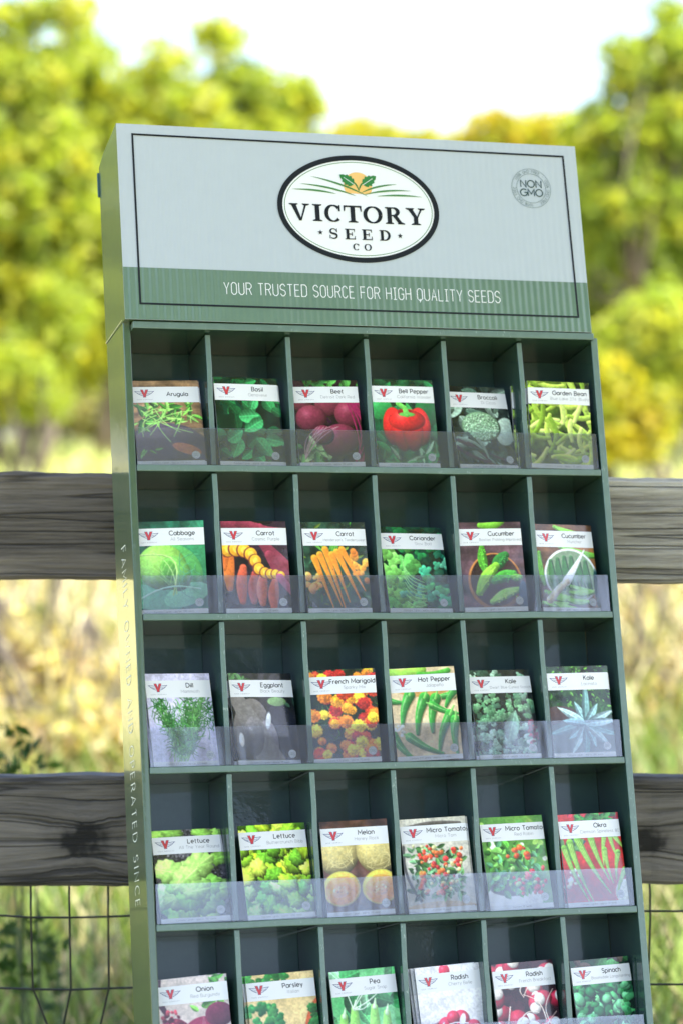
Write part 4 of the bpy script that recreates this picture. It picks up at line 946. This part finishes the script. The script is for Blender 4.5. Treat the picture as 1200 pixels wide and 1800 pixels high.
def art_kale_curly():
    a = Art((38, 46, 42), 17, .3); a.curve((0, .1), (.3, .2), 0, .05, .03, (215, 150, 60)); frilly(a, 90, (0, 1, 0, 1.35), .06, [(70, 110, 85), (110, 150, 125), (50, 80, 62), (150, 185, 160)], 6)
    frilly(a, 60, (.05, .95, .4, .8), .045, [(110, 160, 115), (80, 130, 90)], 6); frilly(a, 40, (.1, .9, .95, 1.3), .05, [(165, 200, 180), (130, 170, 150)], 6); a.leaf(.5, 1.1, .5, .12, -1.2, (125, 165, 140)); a.speck(26, (.85, 1, .8, 1.15), .03, [(165, 30, 55), (120, 20, 50)]); return a
def art_kale_long():
    a = Art((50, 95, 40), 18, .35); a.leaves(90, (0, 1, 0, .7), .07, .02, [(70, 130, 45), (100, 165, 60), (40, 90, 35)], 0); a.ell(.15, .75, .3, .15, 0, (75, 55, 50), .1); a.ell(.5, 1.15, .7, .35, 0, (70, 85, 75), .1)
    for k, an in enumerate((-2.0, -2.6, -1.5, -.95, -.4, 2.9, 2.5, 2.1, 1.65, 1.2, .75, .3, 3.3, -.1)): a.leaf(.56, .88, .38+.14*(k % 3), .065, an, [(130, 170, 175), (160, 195, 200), (105, 150, 150)][k % 3], 1.35)
    return a
def art_lettuce_pale():
    a = Art((78, 76, 84), 19, .3); a.grain(.9); a.speck(260, FULL, .012, [(125, 122, 130), (50, 48, 55)])
    for x, y in ((.1, .06), (.3, .04), (.85, .12), (.95, .45), (.75, .08)): a.ell(x, y, .17, .1, a.r.uniform(-.5, .5), (140, 200, 80), .4, 0, .3, wav=.12, vein=.15)
    a.ell(.45, 1.05, .5, .36, 0, (70, 130, 60), .3, wav=.1)
    for k in range(15):
        an = 6.283*k/15*2.4; rr = .36-.019*k; x, y = .45+math.cos(an)*rr*1.05, .98+math.sin(an)*rr*1.15-.06
        a.ell(x, y, .25-.004*k, .19, an+a.r.normal(0, .2), np.array([(150, 205, 95), (170, 218, 115), (125, 190, 75), (160, 210, 130)][k % 4]), .5, 0, .3, wav=.10, vein=.22)
    for x, y, rr in ((.2, .62, .22), (.62, .56, .24), (.42, .74, .22), (.55, .92, .18)): a.ell(x, y, rr*1.1, rr*.8, a.r.uniform(-.8, .8), (172, 220, 110), .5, 0, .25, wav=.10, vein=.25)
    return a
def art_lettuce_bright():
    a = Art((70, 120, 25), 20, .3)
    for k in range(90):
        y = a.r.uniform(0, 1.38); c = np.array([(190, 228, 45), (150, 208, 45), (216, 240, 80), (110, 180, 45)][k % 4], float)*(1 if y < .9 else np.array([.78, .93, 1.5]))
        a.ell(a.r.uniform(0, 1), y, a.r.uniform(.10, .20), a.r.uniform(.08, .14), a.r.uniform(-2, 2), c, .6, 0, .4, wav=.11, vein=.2)
    return a
def art_melon():
    a = Art((110, 68, 48), 21, .2); a.streaks(.3, 1, 8)
    for x in (.22, .82):
        a.ell(x, .45, .32, .34, 0, (205, 185, 110), .4, .08, .35); [a.curve((x+a.r.uniform(-.24, .24), a.r.uniform(.2, .7)), (x+a.r.uniform(-.24, .24), a.r.uniform(.2, .7)), a.r.normal(0, .2), .003, .003, (205, 190, 125), 0) for _ in range(46)]
    for x in (.24, .82):
        a.ell(x, .98, .28, .25, -.25, (190, 180, 70), .2); a.ell(x, .985, .262, .232, -.25, (252, 190, 70), .2); a.ell(x, 1.0, .23, .20, -.25, (250, 160, 62), .15); a.ell(x, 1.0, .14, .10, -.5, (238, 170, 110), .1); a.speck(16, (x-.10, x+.10, .95, 1.05), .022, [(246, 200, 140), (236, 165, 105), (228, 150, 95)], .2)
    return a
def art_tomato_bush():
    a = Art((205, 200, 185), 22, .06); a.curve((.05, .14), (.9, .1), -.05, .03, .03, (90, 85, 80)); a.curve((.02, .4), (.2, 1.2), .1, .02, .02, (70, 65, 60)); a.ell(.5, 1.36, .6, .14, 0, (185, 160, 125), .1)
    a.leaves(170, (.12, .88, .42, 1.15), .12, .03, [(60, 110, 45), (90, 145, 70), (45, 85, 40), (110, 165, 110)], 1.2)
    a.speck(64, (.2, .9, .45, 1.1), .036, [(215, 70, 40), (230, 110, 50), (225, 205, 130), (200, 45, 45)], .5, .25); a.speck(12, (.15, .5, .4, .6), .032, [(215, 60, 35), (220, 215, 150)], .5, .25); return a
def art_tomato_pot():
    a = Art((110, 165, 70), 23, .3, (60, 120, 50), 4); a.speck(26, (0, 1, 0, .7), .06, [(150, 195, 90), (80, 140, 60), (235, 240, 225)], 0); a.ell(.42, 1.2, .44, .28, 0, (235, 235, 240), .1); a.ell(.4, 1.06, .36, .12, 0, (70, 55, 50), .1); a.ell(.1, 1.34, .5, .14, 0, (235, 235, 240), 0)
    a.leaves(120, (.08, .85, .42, 1.1), .13, .045, [(85, 165, 60), (60, 130, 50), (125, 195, 90), (100, 175, 120)], 1.2); a.speck(9, (.3, .7, .45, .75), .042, [(225, 80, 35), (210, 50, 35)], .5, .3); a.speck(26, (.3, .95, .78, 1.18), .042, [(215, 45, 55), (225, 70, 70), (150, 190, 110)], .5, .3); return a
def art_okra():
    a = Art((205, 45, 40), 24, .1); a.leaves(20, (0, 1, 0, .15), .2, .06, [(40, 120, 55), (180, 40, 60), (60, 140, 60)]); a.leaves(10, (0, .25, .35, .6), .2, .05, [(60, 90, 100), (90, 140, 80)]); a.ell(1.0, 1.2, .2, .2, 0, (210, 215, 205), .1); a.speck(12, (.05, .25, .8, 1.1), .03, [(235, 235, 200)])
    for x0, y0, x1, y1, w_ in ((.15, .42, .42, 1.3, .055), (.28, .38, .72, 1.2, .06), (.5, .38, .72, 1.0, .055), (.72, .36, .66, .78, .04), (.82, .36, .92, .72, .04), (.7, .55, .78, 1.05, .045), (.92, .6, .84, 1.0, .045), (1.0, .86, .82, 1.25, .045), (.05, .5, .35, 1.3, .05), (.9, .36, 1.1, .6, .04)):
        a.curve((x0, y0), (x1, y1), .04, w_, .008, (105, 160, 50), .45)
        for q in (-.5, 0, .5): a.curve((x0+q*w_, y0+.02), (x1, y1), .04, .006, .002, (165, 205, 95), 0)
    return a
def art_onion():
    a = Art((205, 190, 185), 25, .06); a.leaves(16, (.5, 1, .0, .55), .2, .05, [(70, 140, 50), (110, 175, 70)]); a.curve((.0, .02), (.12, .5), .1, .07, .03, (70, 30, 45))
    a.ell(.18, .95, .3, .4, .1, (110, 25, 50), .5, .1, .3); a.ell(.62, .98, .38, .42, 0, (122, 32, 62), .5, .3, .35); a.ell(.85, .55, .2, .17, 0, (95, 30, 55), .4)
    for k in range(9): a.curve((.62, .56), (.30+.08*k, 1.3), (k-4)*.06, .005, .004, (160, 70, 100), 0)
    a.speck(26, (.05, .3, .45, .7), .03, [(170, 60, 75), (80, 20, 35)]); return a
def art_parsley():
    a = Art((228, 200, 140), 26, .06); a.ell(1.0, .85, .22, .5, .2, (185, 85, 50), .2); a.ell(1.05, .85, .2, .44, .2, (60, 40, 30), 0); frilly(a, 20, (.9, 1, .5, 1.2), .06, [(40, 110, 50)])
    frilly(a, 16, (0, .6, .0, .18), .08, [(60, 150, 60), (40, 120, 50)]); frilly(a, 46, (0, .45, .4, 1.35), .08, [(40, 125, 60), (70, 160, 75), (28, 95, 48)]); frilly(a, 22, (.4, .8, .85, 1.35), .07, [(50, 140, 65), (80, 170, 80)]); return a
def art_pea():
    a = Art((70, 170, 95), 27, .2, (140, 215, 150), 4); a.leaves(18, FULL, .35, .12, [(90, 190, 110), (150, 220, 165), (60, 150, 85)], 1.3)
    for x, y in ((.32, .85), (.62, .85), (.8, .95), (.15, .95)): a.curve((x, y-.3), (x+.04, y+.5), .05, .05, .085, (135, 205, 95), .45, True); a.stroke([(x, y-.3), (x+.03, y-.42)], .03, .01, (190, 230, 180))
    for k in range(6): a.curve((.3, .55), (a.r.uniform(0, 1), a.r.uniform(.0, .5)), a.r.normal(0, .2), .008, .005, (215, 240, 215))
    return a
def art_radish_red():
    a = Art((228, 226, 232), 28, .04); a.ell(.45, .07, .085, .09, 0, (215, 45, 75), .4, .25); a.ell(.5, 1.12, .52, .38, 0, (170, 140, 145), .1); a.ell(.5, 1.1, .48, .34, 0, (110, 40, 60), 0)
    for x, y, r in ((.2, .95, .12), (.38, .85, .12), (.62, .78, .13), (.55, .98, .15), (.8, .92, .12), (.75, 1.12, .15), (.35, 1.1, .15), (.15, 1.15, .13), (.92, 1.08, .1), (.55, 1.25, .15), (.5, .75, .1)): a.ell(x, y, r, r, 0, (205, 42, 75), .5, .25, .3)
    for k in range(5): a.curve((a.r.uniform(.3, .8), a.r.uniform(.8, 1.1)), (a.r.uniform(.2, .9), a.r.uniform(.9, 1.3)), .3, .010, .004, (245, 225, 228))
    a.ell(.64, .80, .045, .1, .3, (245, 235, 238), .1); return a
def art_radish_white():
    a = Art((70, 25, 40), 29, .3)
    for k in range(26):
        x, y, an = a.r.uniform(0, 1), a.r.uniform(0, 1.35), a.r.uniform(0, 6.28); r = a.r.uniform(.1, .15); a.ell(x, y, r*1.15, r, an, (178, 28, 60), .5, .2, .35); a.ell(x+math.cos(an)*r*.6, y+math.sin(an)*r*.6, r*.75, r*.8, an, (240, 228, 220), .35, 0, .3)
    for k in range(9): a.curve((a.r.uniform(0, 1), a.r.uniform(.3, 1.2)), (a.r.uniform(0, 1), a.r.uniform(.4, 1.3)), a.r.normal(0, .25), .010, .004, (240, 215, 200))
    return a
def art_spinach():
    a = Art((25, 75, 50), 30, .3); a.leaves(12, (.0, 1, 0, .15), .3, .08, [(60, 130, 70), (90, 75, 70)])
    for k in range(80): a.ell(a.r.uniform(0, 1), a.r.uniform(.3, 1.35), a.r.uniform(.06, .13), a.r.uniform(.04, .09), a.r.uniform(-1, 1), np.array([(40, 130, 70), (30, 105, 60), (70, 165, 100), (100, 185, 130)][k % 4], float), .6, .06, .4)
    frilly(a, 40, (0, 1, .3, 1.35), .035, [(60, 150, 80), (30, 100, 55), (110, 190, 130)], 5); return a

# name: art, title, variety, contents, col, row, u0, d0, lean, roll, yaw, extra packets behind
PK = [
(art_arugula, 'Arugula', '', 'Contains 1 gram - approx. 575 seeds', 0, 0, .0088, .005, .187, -.010, -.065, 1, 'a bowl of loose green leaves on brown wood'),
(art_basil, 'Basil', 'Genovese', 'Contains 1 gram - approx. 600 seeds', 0, 1, .0083, .004, .06, -.016, .09, 1, 'broad dark green basil leaves'),
(art_beet, 'Beet', 'Detroit Dark Red', 'Contains 2 grams - approx. 125 seeds', 0, 2, .0081, .0045, .101, -.012, -.043, 1, 'round dark red beets'),
(art_bell, 'Bell Pepper', 'California Wonder', 'Contains 0.25 grams - approx. 30 seeds', 0, 3, .0060, .004, .03, -.019, .07, 1, 'one big red bell pepper'),
(art_broccoli, 'Broccoli', 'Di Cicco', 'Contains 1 gram - approx. 325 seeds', 0, 4, .0113, .005, .176, -.021, .14, 0, 'a pale green broccoli head, tilted far back'),
(art_bean, 'Garden Bean', 'Blue Lake 274 (Bush)', 'Contains 27 grams - approx. 75 seeds', 0, 5, .0052, .0035, .01, .024, -.02, 4, 'many yellow green beans'),
(art_cabbage, 'Cabbage', 'All Seasons', 'Contains 1 gram - approx. 300 seeds', 1, 0, .0041, .004, .01, -.010, -.10, 0, 'a pale green cabbage head'),
(art_carrot_cosmic, 'Carrot', 'Cosmic Purple', 'Contains 1 gram - approx. 725 seeds', 1, 1, .0067, .004, .02, -.016, .045, 0, 'orange carrot slices beside purple roots'),
(art_carrot_orange, 'Carrot', "Henderson's Tendersweet", 'Contains 1 gram - approx. 900 seeds', 1, 2, .0072, .0045, .035, -.017, .073, 0, 'a bunch of whole orange carrots'),
(art_coriander, 'Coriander', 'Slow Bolt', 'Contains 1 gram - approx. 85 seeds', 1, 3, .0095, .005, .181, -.003, .072, 0, 'lobed green coriander leaves'),
(art_cucumber_bowl, 'Cucumber', 'Boston Pickling Improved', 'Contains 1 gram - approx. 35 seeds', 1, 4, .0046, .004, .02, -.015, -.013, 0, 'knobbly cucumbers in a wooden bowl'),
(art_cucumber_plate, 'Cucumber', 'Muncher', 'Contains 1 gram - approx. 35 seeds', 1, 5, .0056, .0045, .064, -.010, .145, 1, 'cucumbers and a knife on a white plate'),
(art_dill, 'Dill', 'Mammoth', 'Contains 0.5 grams - approx. 325 seeds', 2, 0, .0115, .0055, .125, -.022, .14, 1, 'feathery green dill on pale lilac'),
(art_eggplant, 'Eggplant', 'Black Beauty', 'Contains 0.25 grams - approx. 75 seeds', 2, 1, .0124, .007, .127, -.013, .175, 1, 'shiny blackish eggplants'),
(art_marigold, 'French Marigold', 'Sparky Mix', 'Contains 0.25 grams - approx. 75 seeds', 2, 2, .0058, .004, .02, -.012, -.09, 0, 'orange, red and yellow flowers'),
(art_jalapeno, 'Hot Pepper', 'Jalape\u00f1o', 'Contains 0.25 grams - approx. 45 seeds', 2, 3, .0075, .004, .02, -.030, -.04, 0, 'green jalapeno peppers on beige'),
(art_kale_curly, 'Kale', 'Dwarf Blue Curled Scotch', 'Contains 1 gram - approx. 325 seeds', 2, 4, .0112, .0065, .141, -.020, .072, 1, 'curly grey green kale'),
(art_kale_long, 'Kale', 'Lacinato', 'Contains 1 gram - approx. 300 seeds', 2, 5, .0055, .004, .015, -.016, .04, 1, 'long bluish kale leaves fanning out'),
(art_lettuce_pale, 'Lettuce', 'All The Year Round', 'Contains 1 gram - approx. 750 seeds', 3, 0, .0134, .0085, .24, -.023, .003, 1, 'pale green lettuce on dark mulch'),
(art_lettuce_bright, 'Lettuce', 'Buttercrunch Bibb', 'Contains 1 gram - approx. 1,000 seeds', 3, 1, .0151, .007, .148, -.028, .016, 1, 'bright yellow green lettuce'),
(art_melon, 'Melon', 'Honey Rock', 'Contains 1 gram - approx. 40 seeds', 3, 2, .0112, .006, .049, -.022, -.05, 0, 'whole and halved orange melons'),
(art_tomato_bush, 'Micro Tomato', 'Micro Tom', 'Contains 10 seeds', 3, 3, .0101, .005, .061, -.030, -.04, 1, 'a tomato bush against beige'),
(art_tomato_pot, 'Micro Tomato', 'Red Robin', 'Contains 25 seeds', 3, 4, .0111, .0065, .098, -.026, .038, 0, 'a tomato plant in a white pot'),
(art_okra, 'Okra', 'Clemson Spineless 80', 'Contains 3 grams - approx. 50 seeds', 3, 5, .0090, .005, .058, -.026, .075, 1, 'green okra pods on red'),
(art_onion, 'Onion', 'Red Burgundy', 'Contains 1 gram - approx. 250 seeds', 4, 0, .0124, .012, .037, -.050, -.10, 1, 'a glossy dark red onion'),
(art_parsley, 'Parsley', 'Italian', 'Contains 1 gram - approx. 500 seeds', 4, 1, .0161, .012, .072, -.044, -.031, 1, 'green parsley sprigs on cream'),
(art_pea, 'Pea', 'Sugar Snap', 'Contains 28 grams - approx. 100 seeds', 4, 2, .0162, .012, .064, -.046, .051, 0, 'pale green pea pods'),
(art_radish_red, 'Radish', 'Cherry Belle', 'Contains 2 grams - approx. 200 seeds', 4, 3, .0200, .012, .038, -.048, .053, 2, 'red radishes on white'),
(art_radish_white, 'Radish', 'French Breakfast', 'Contains 2 grams - approx. 200 seeds', 4, 4, .0157, .012, .052, -.046, .11, 0, 'red and white radishes in a heap'),
(art_spinach, 'Spinach', 'Bloomsdale Longstanding', 'Contains 2 grams - approx. 175 seeds', 4, 5, .0153, .012, .051, -.046, .15, 1, 'crinkled dark green spinach leaves'),
]
ORD = ['first', 'second', 'third', 'fourth', 'fifth', 'sixth']
def bulge(x, y): return .0011*(1-(2*x/PW-1)**2)*(1-(2*y/PH-1)**2)
def pf(x, y, lift): return (x, -.0012-bulge(x, y)-lift, y)     # front of a packet: x right, y up from its bottom
def grid_plate(b, x0, x1, y0, y1, lift, nx=10, ny=4, mi=0):
    n = len(b.v)
    for j in range(ny+1):
        for i in range(nx+1): b.v.append(pf(x0+(x1-x0)*i/nx, y0+(y1-y0)*j/ny, lift))
    for j in range(ny):
        for i in range(nx): k = n+j*(nx+1)+i; b.f.append((k, k+1, k+nx+2, k+nx+1)); b.m.append(mi)
BX, BY = np.meshgrid(np.linspace(0, PW, NX), np.linspace(PH, 0, NY)); I2 = (np.arange(NY-1)[:, None]*NX+np.arange(NX-1)).ravel()
GRID_V = np.c_[BX.ravel(), (-.0012-bulge(BX, BY)-.0002).ravel(), BY.ravel()]; GRID_F = np.c_[I2, I2+NX, I2+NX+1, I2+1]
def pouch_mesh():
    b = MB(); nx, nz = 10, 12
    def side(f): 
        n = len(b.v)
        for j in range(nz+1):
            for i in range(nx+1): x, y = PW*i/nx, PH*j/nz; b.v.append((x, f*(.0010+bulge(x, y)*(1 if f < 0 else .6)), y))
        for j in range(nz):
            for i in range(nx):
                k = n+j*(nx+1)+i; q = (k, k+1, k+nx+2, k+nx+1); b.f.append(q if f < 0 else q[::-1]); b.m.append(0)
        return n
    a, c = side(-1), side(1); e = [i for i in range(nx)]+[nx+(nx+1)*j for j in range(nz)]+[nz*(nx+1)+nx-i for i in range(nx)]+[(nz-j)*(nx+1) for j in range(nz)]
    for p, q in zip(e, e[1:]+e[:1]): b.f.append((a+p, c+p, c+q, a+q)); b.m.append(0)
    return b
def emblem(b, cx, cy, s):
    def P(pts, mi, l): b.poly([pf(cx+x*s, cy+y*s, l) for x, y in pts], mi)
    for sg in (1, -1):
        def Q(pts): return [(x*sg, y) for x, y in (pts if sg > 0 else pts[::-1])]
        P(Q([(.08,-.26),(.36,-.19),(.68,-.02),(1.04,.30),(.62,.27),(.20,.22)]), 1, .00052)
        P(Q([(.14,-.20),(.35,-.135),(.64,.02),(.90,.235),(.60,.215),(.22,.165)]), 0, .00055)
        for k, (a_, c_) in enumerate((((.22, .03), (.74, .11)), ((.22, -.05), (.56, .0)))):
            A, B, cl = ribbon([(cx+a_[0]*s*sg, cy+a_[1]*s), (cx+c_[0]*s*sg, cy+c_[1]*s)], .028*s); b.strip(A, B, lambda x, y: pf(x, y, .00058), 1)
    P([(-.42,.47),(-.12,.47),(0,.08),(.12,.47),(.42,.47),(.14,-.24),(.16,-.42),(-.16,-.42),(-.14,-.24)], 1, .00061)
    P([(-.385,.445),(-.145,.445),(0,.0),(.145,.445),(.385,.445),(.125,-.24),(-.125,-.24)], 2, .00064); P([(-.12,-.25),(.12,-.25),(.12,-.38),(-.12,-.38)][::-1], 2, .00064)
pouch0 = None; shared = {}
BT, BB = PH*(1-.075), PH*(1-.262)          # name band, top and bottom
GRP = 'seed packets in the rack'
def packet_matrix(row, u0, d0, lean, roll, yaw):
    cy_, sy_ = math.cos(yaw), math.sin(yaw)
    xa = Vector((math.cos(roll)*cy_, math.cos(roll)*sy_, -math.sin(roll))).normalized()
    up = Vector((0, math.sin(lean), math.cos(lean))); up = (up-xa*up.dot(xa)).normalized(); bk = up.cross(xa)
    z = zl(shelf_v[row])+.0002+max(0, xa.z*-PW if xa.z < 0 else 0)
    return MR @ Matrix(((xa.x, bk.x, up.x, u0), (xa.y, bk.y, up.y, d0+.0016), (xa.z, bk.z, up.z, z), (0, 0, 0, 1)))
for (art, title, var, cont, row, col_, u0, d0, lean, roll, yaw, nb, look) in PK:
    a = art(); a.grain(.13); a.c = a.c*(1+.08*(a.noise(15, 3)-.5))[..., None]; a.c = np.clip(a.c, 0, 255)*1.13; a.c = a.c*.93+a.c.mean(2, keepdims=True)*.07
    if yaw < 0: d0 += PW*math.sin(-yaw)
    d0 = max(d0, .0042)
    root = empty('seed_packet', packet_matrix(row, col_*.1+u0, d0, lean, roll, yaw))
    nm = title+(' '+var if var else '')
    tag(root, None, 'seed packet', GRP)
    if pouch0 is None: pouch0 = pouch_mesh().build('pouch', M_paper, root)
    else: p_ = pouch0.copy(); C.objects.link(p_); p_.parent = root
    np_mesh('picture', GRID_V, GRID_F, M_pic, root, lin(np.clip(a.c, 0, 255)).reshape(-1, 3), smooth=True)
    if not shared:
        b = MB(); grid_plate(b, .0001, PW-.0001, BB, BT, .0004, 12, 3); shared['band'] = b.build('name_band', M_band_white, root, smooth=True)
        b = MB(); emblem(b, .0152, BB+.0118, .0118); shared['emblem'] = b.build('emblem', [M_band_white, M_blue_ink, M_red_ink], shared['band'])
        b = MB(); put_text(b, 'SEED COMPANY', .0152, BB+.0034, .0011, .00022, lambda x, y, l: pf(x, y, .00052+l), 'c', track=.0009); shared['cap'] = b.build('emblem_caption', M_text_grey, shared['band'])
        b = MB(); grid_plate(b, .0001, PW-.0001, .0001, PH*.052, .0004, 12, 2); shared['foot'] = b.build('footer_strip', M_band_white, root, smooth=True)
        b = MB(); sx_, sy_ = PW*.875, PH*.118; b.poly([pf(sx_+.0051*math.cos(6.2832*i/28), sy_+.0051*math.sin(6.2832*i/28), .0004) for i in range(28)])
        for r_o in (.0046, .0033): A, B, cl = ribbon(ring(sx_, sy_, r_o, r_o, 28), .00025); b.strip(A, B, lambda x, y: pf(x, y, .0006), 1, True)
        for i, t_ in enumerate(('NON', 'GMO')): put_text(b, t_, sx_, sy_+.0003-.0019*i, .0015, .0003, lambda x, y, l: pf(x, y, .00062+l), 'c', mi=1)
        shared['seal'] = b.build('seal', [M_band_white, M_grey_ink], root)
        band = shared['band']; foot = shared['foot']
    else:
        def cp(k, par): o_ = shared[k].copy(); C.objects.link(o_); o_.parent = par; return o_
        band = cp('band', root); cp('emblem', band); cp('cap', band); foot = cp('foot', root); cp('seal', root)
    sz = .0052; cxt = PW*.675
    tw = text_width(title, sz, sz*.24, G)
    if tw > PW*.56: cxt = PW*.985-tw/2
    b = MB(); put_text(b, title, cxt, BB+(.0122 if var else .0085), sz, .00088, lambda x, y, l: pf(x, y, .00052+l), 'c'); b.build('name_text', M_text, band)
    if var:
        vs = .0037; vw = text_width(var, vs, vs*.24, G); lim = PW*.66
        if vw > lim: vs *= lim/vw; vw = lim
        cxv = min(PW*.675, PW*.985-vw/2); b = MB(); put_text(b, var, cxv, BB+.0056, vs, .00034, lambda x, y, l: pf(x, y, .00052+l), 'c'); b.build('variety_text', M_text_grey, band)
    b = MB(); put_text(b, cont, PW*.5, .0022, .0019, .00028, lambda x, y, l: pf(x, y, .00052+l), 'c'); b.build('contents_text', M_text_grey, foot)
    root['label'] = '%s seed packet, showing %s' % (nm, look)
    if nb: root['label'] = 'front %s packet with %s' % (nm, look)
    for k in range(nb):
        q_ = k+1; rr_ = random.Random(row*50+col_*7+k)
        du = -.0031*q_ if title == 'Garden Bean' else -.0022*q_ if title == 'Radish' else rr_.choice((-1, 1))*rr_.uniform(.0012, .0042)
        lw = max(.004, lean-rr_.uniform(.0, .02))
        c = copy_tree(root, None, packet_matrix(row, col_*.1+u0+du, d0+.0058*q_, lean+(.004 if nb > 1 else .0)*q_, roll+rr_.uniform(-.012, .012), yaw))
        c['label'] = ('%s seed packet, %s from the front of its stack' % (nm, ORD[q_])) if nb > 1 else '%s seed packet half hidden behind the front one' % nm
